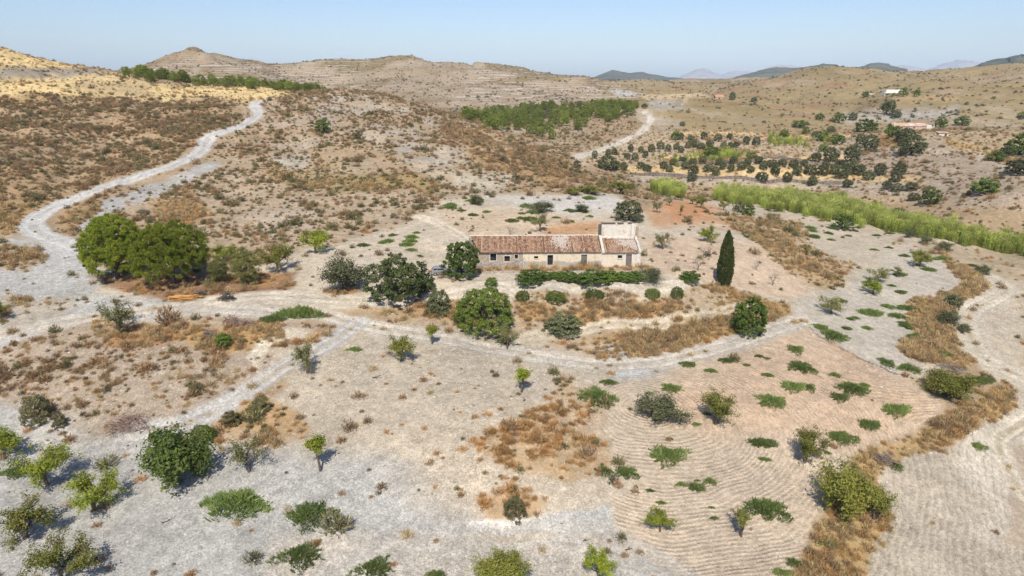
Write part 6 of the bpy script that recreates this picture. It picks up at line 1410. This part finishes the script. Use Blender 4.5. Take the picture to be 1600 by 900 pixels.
for k in top:
    knd, nm, lab = SPN[sp[k]]; var = rs.integers(0, 2); me = KIND[knd][var][1]; w_ = where_is(U_[k], V_s[k])
    o = link(nm, me, None, (P_[k, 0], P_[k, 1], P_[k, 2]-.03)); s = size[k]; o.scale = (s, s, s*rs.uniform(.75, 1.2)); o.rotation_euler = (0, 0, rs.uniform(0, 6.28)); tag(o, lab+' '+w_, 'scrub bush', lab+'es '+w_); first.setdefault((knd, int(var)), o)
for q, (knd, nm, lab) in enumerate(SPN):
    sel = (sp == q) & ~istop; pr = [first[(knd, v_)] for v_ in (0, 1) if (knd, v_) in first]; m_ = int(sel.sum())
    if not pr: print('no proto', knd); continue
    s3 = np.repeat(size[sel][:, None], 3, 1); s3[:, 2] *= rs.uniform(.7, 1.15, m_)
    scatter_stuff('scrub', ['rust coloured', 'pale brown', 'olive green', 'dark'][q]+' scrub dotted thickly over the hillsides', pr, P_[sel]-[0, 0, .03], rs.uniform(0, 6.28, m_), s3, rs.integers(0, len(pr), m_))
print('scrub', n_, np.bincount(sp))
def stuff_with_first(name, label, lab1, cat, kinds, dens, seed, smin, smax, zs=(.8, 1.2), n1=0):
    """one mass of uncountable growth; its source tufts are the nearest ones"""
    r = np.random.default_rng(seed); P2, _, j2, i2 = scatter_points(dens, r); n2 = len(P2); protos = []
    U2, V2, Z2 = proj(P2[:, 0], P2[:, 1], P2[:, 2]); inf = np.where((U2 > 40) & (U2 < 1560) & (V2 < 860) & (V2 > 100))[0]; near = inf[np.argsort(-V2[inf])]
    for q, (k, v_) in enumerate(kinds):
        i0 = near[min(q, len(near)-1)]; o = link(name+'_tuft', KIND[k][v_][1], None, P2[i0]); s = (smin+smax)/2; o.scale = (s, s, s); tag(o, lab1, cat, lab1, None); protos.append(o)
    sz = r.uniform(smin, smax, n2)*np.clip(1+(.22 if 'cane' in name else .55)*vnoise(P2[:, 0]/7, P2[:, 1]/7, seed), .5, 1.5); s3 = np.stack([sz, sz, sz*r.uniform(zs[0], zs[1], n2)], 1)
    scatter_stuff(name, label, protos, P2-[0, 0, .03], r.uniform(0, 6.28, n2), s3, r.integers(0, len(protos), n2)); print(name, n2)
redz = (GV > 600) & (GU > 700) & (GU < 960); banks = ~redz
stuff_with_first('dry_grass', 'golden dry grass covering the banks and field edges', 'single golden tuft at the near edge of the dry grass', 'dry grass', [('gold_tuft', 0), ('gold_tuft', 1), ('red_tuft', 1), ('brown_bush', 1)], DG*banks*1.5, 31, .55, 1.55)
stuff_with_first('straw_grass', 'thin pale straw scattered among the dry banks', 'single pale straw tuft at the near edge of the dry banks', 'dry grass', [('straw_tuft', 0)], DG*.10+.002*(GY < 120), 32, .6, 1.3)
stuff_with_first('red_grass', 'low reddish dry grass of the rusty patch on the slope', 'single reddish tuft at the rim of the rusty patch', 'dry grass', [('red_tuft', 0), ('red_tuft', 1)], DG*(~banks)*1.6+.02*(GY < 100)*(ZONE == 0), 33, .6, 1.4)
cane = pmask([(1020,297),(1045,292),(1068,299),(1066,305),(1035,304)], 3, 2, 150, 400)
for poly in ([(1112,302),(1150,302),(1240,312),(1330,328),(1400,344),(1480,362),(1560,378),(1700,405),(1700,455),(1600,398),(1500,380),(1420,366),(1350,350),(1280,338),(1200,323),(1125,310)],): cane = np.maximum(cane, pmask(poly, 5, 4, 120, 330))
stuff_with_first('cane_bed', 'long bed of tall pale green cane along the valley stream', 'single pale green cane clump at the edge of the cane bed', 'cane', [('reed', 0), ('reed', 1), ('reed', 2)], cane*1.0*(.6+.5*CLN), 34, .55, .92)
stuff_with_first('thin_reeds', 'thin pale reeds between the orchard trees', 'short pale reed clump in the orchard', 'reeds', [('reed', 1)], pmask([(1030,250),(1090,238),(1165,238),(1150,248),(1070,256)], 5, 4, 200, 420)*.09+pmask([(1200,216),(1300,222),(1260,232),(1205,228)], 5, 4, 200, 420)*.06, 35, .4, .6)
stuff_with_first('blue_reeds', 'blue green reeds in front of the cane bed', 'blue green reed clump before the cane bed', 'reeds', [('blue_reed', 0)], (pmask([(1432,352),(1485,362),(1480,370),(1435,362)], 3, 2, 120, 300)+pmask([(1416,346),(1430,350),(1428,357),(1416,354)], 3, 2, 120, 300))*.9, 36, .8, 1.1)
r_ = np.random.default_rng(40); PS, _, _, _ = scatter_points(DR*np.clip(1+1.4*fbm(GX/4, GY/4, 2, 99), 0, 3)*(GY < 140)*4.2, r_); sz = np.exp(r_.normal(math.log(.085), .55, len(PS)))*np.clip(PS[:, 1]/70, .9, 1.8)
us_, vs_, _z = proj(PS[:, 0], PS[:, 1], PS[:, 2]); big = np.where((us_ > 10) & (us_ < 1590) & (vs_ < 880))[0]; big = big[np.argsort(-sz[big])[:60]]; pr = []
sel = np.ones(len(PS), bool); sel[big] = False; sz = np.clip(sz, .05, .5)
for q, k in enumerate(big):
    o = link('rock', KIND['stone'][q % 3][1], None, PS[k]+[0, 0, -.04]); o.scale = (sz[k]*1.3, sz[k], sz[k]); o.rotation_euler = (0, 0, r_.uniform(0, 6.28)); tag(o, 'pale loose rock lying on bare stony ground', 'rock', 'pale loose rocks'); pr.append(o)
m_ = int(sel.sum()); s3 = np.stack([sz[sel]*r_.uniform(.8, 1.6, m_), sz[sel], sz[sel]], 1)
scatter_stuff('gravel', 'pale and dark stones strewn over the bare slopes', pr[:3], PS[sel], r_.uniform(0, 6.28, m_), s3, r_.integers(0, 3, m_)); print('stones', m_)
# ------------------------------------------------------------------ air, sky, sun, camera
HAZE = 4.8e-5
def haze():
    m = MB(); m.box(-18500, 18500, -400, 14200, -70, 420)
    mm = bpy.data.materials.new('thin_air'); mm.use_nodes = True; nt = mm.node_tree; nt.nodes.clear()
    v = nt.nodes.new('ShaderNodeVolumePrincipled'); v.inputs['Color'].default_value = (.62, .80, 1.0, 1); v.inputs['Density'].default_value = HAZE; v.inputs['Anisotropy'].default_value = -.35
    o = nt.nodes.new('ShaderNodeOutputMaterial'); nt.links.new(v.outputs[0], o.inputs['Volume']); MAT['air'] = mm
    b = m.build('haze', 'air'); tag(b, 'thin bluish summer haze over the valley', 'haze', None, 'stuff')
if HAZE > 0: haze()
SUN_EL, SUN_AZ = math.radians(50), math.radians(186)   # azimuth of the sun measured from +Y (view direction) towards +X
w = bpy.data.worlds.new('World'); SC.world = w; w.use_nodes = True; nt = w.node_tree; nt.nodes.clear()
sk = nt.nodes.new('ShaderNodeTexSky'); sk.sky_type = 'NISHITA'; sk.sun_disc = False; sk.sun_elevation = SUN_EL; sk.sun_rotation = SUN_AZ
sk.altitude = 100; sk.air_density = 1.0; sk.dust_density = .85; sk.ozone_density = 1.0
bg = nt.nodes.new('ShaderNodeBackground'); bg.inputs['Strength'].default_value = .083; ow = nt.nodes.new('ShaderNodeOutputWorld')
tn = nt.nodes.new('ShaderNodeMix'); tn.data_type = 'RGBA'; tn.blend_type = 'MULTIPLY'; tn.inputs[0].default_value = 1; tn.inputs[7].default_value = (.83, .89, 1.08, 1); nt.links.new(sk.outputs[0], tn.inputs[6]); nt.links.new(tn.outputs[2], bg.inputs[0]); nt.links.new(bg.outputs[0], ow.inputs[0])
ld = bpy.data.lights.new('sun', 'SUN'); ld.energy = 3.5; ld.angle = math.radians(.6); ld.color = (1, .94, .85)
lo = bpy.data.objects.new('sun', ld); COL.objects.link(lo)
sd = Vector((math.sin(SUN_AZ)*math.cos(SUN_EL), math.cos(SUN_AZ)*math.cos(SUN_EL), math.sin(SUN_EL)))
lo.rotation_euler = sd.to_track_quat('Z', 'Y').to_euler(); lo.location = (0, -20, 120)
cd = bpy.data.cameras.new('camera'); co = bpy.data.objects.new('camera', cd); COL.objects.link(co)
cd.sensor_width = 36; cd.lens = F/1600*36; cd.clip_start = .5; cd.clip_end = 40000; cd.sensor_fit = 'HORIZONTAL'
co.location = (0, 0, H); co.rotation_euler = (math.pi/2-TH, 0, 0); SC.camera = co
vs = SC.view_settings; vs.view_transform = 'Standard'; vs.look = 'None'; vs.exposure = .64; vs.gamma = 1; vs.use_curve_mapping = False
SC.cycles.max_bounces = 5; SC.cycles.diffuse_bounces = 3; SC.cycles.glossy_bounces = 2; SC.cycles.transmission_bounces = 3; SC.cycles.volume_bounces = 1; SC.cycles.transparent_max_bounces = 4
SC.cycles.caustics_reflective = False; SC.cycles.caustics_refractive = False; SC.cycles.use_denoising = True; SC.cycles.denoiser = 'OPENIMAGEDENOISE'; SC.cycles.denoising_input_passes = 'RGB_ALBEDO_NORMAL'; SC.cycles.denoising_prefilter = 'FAST'
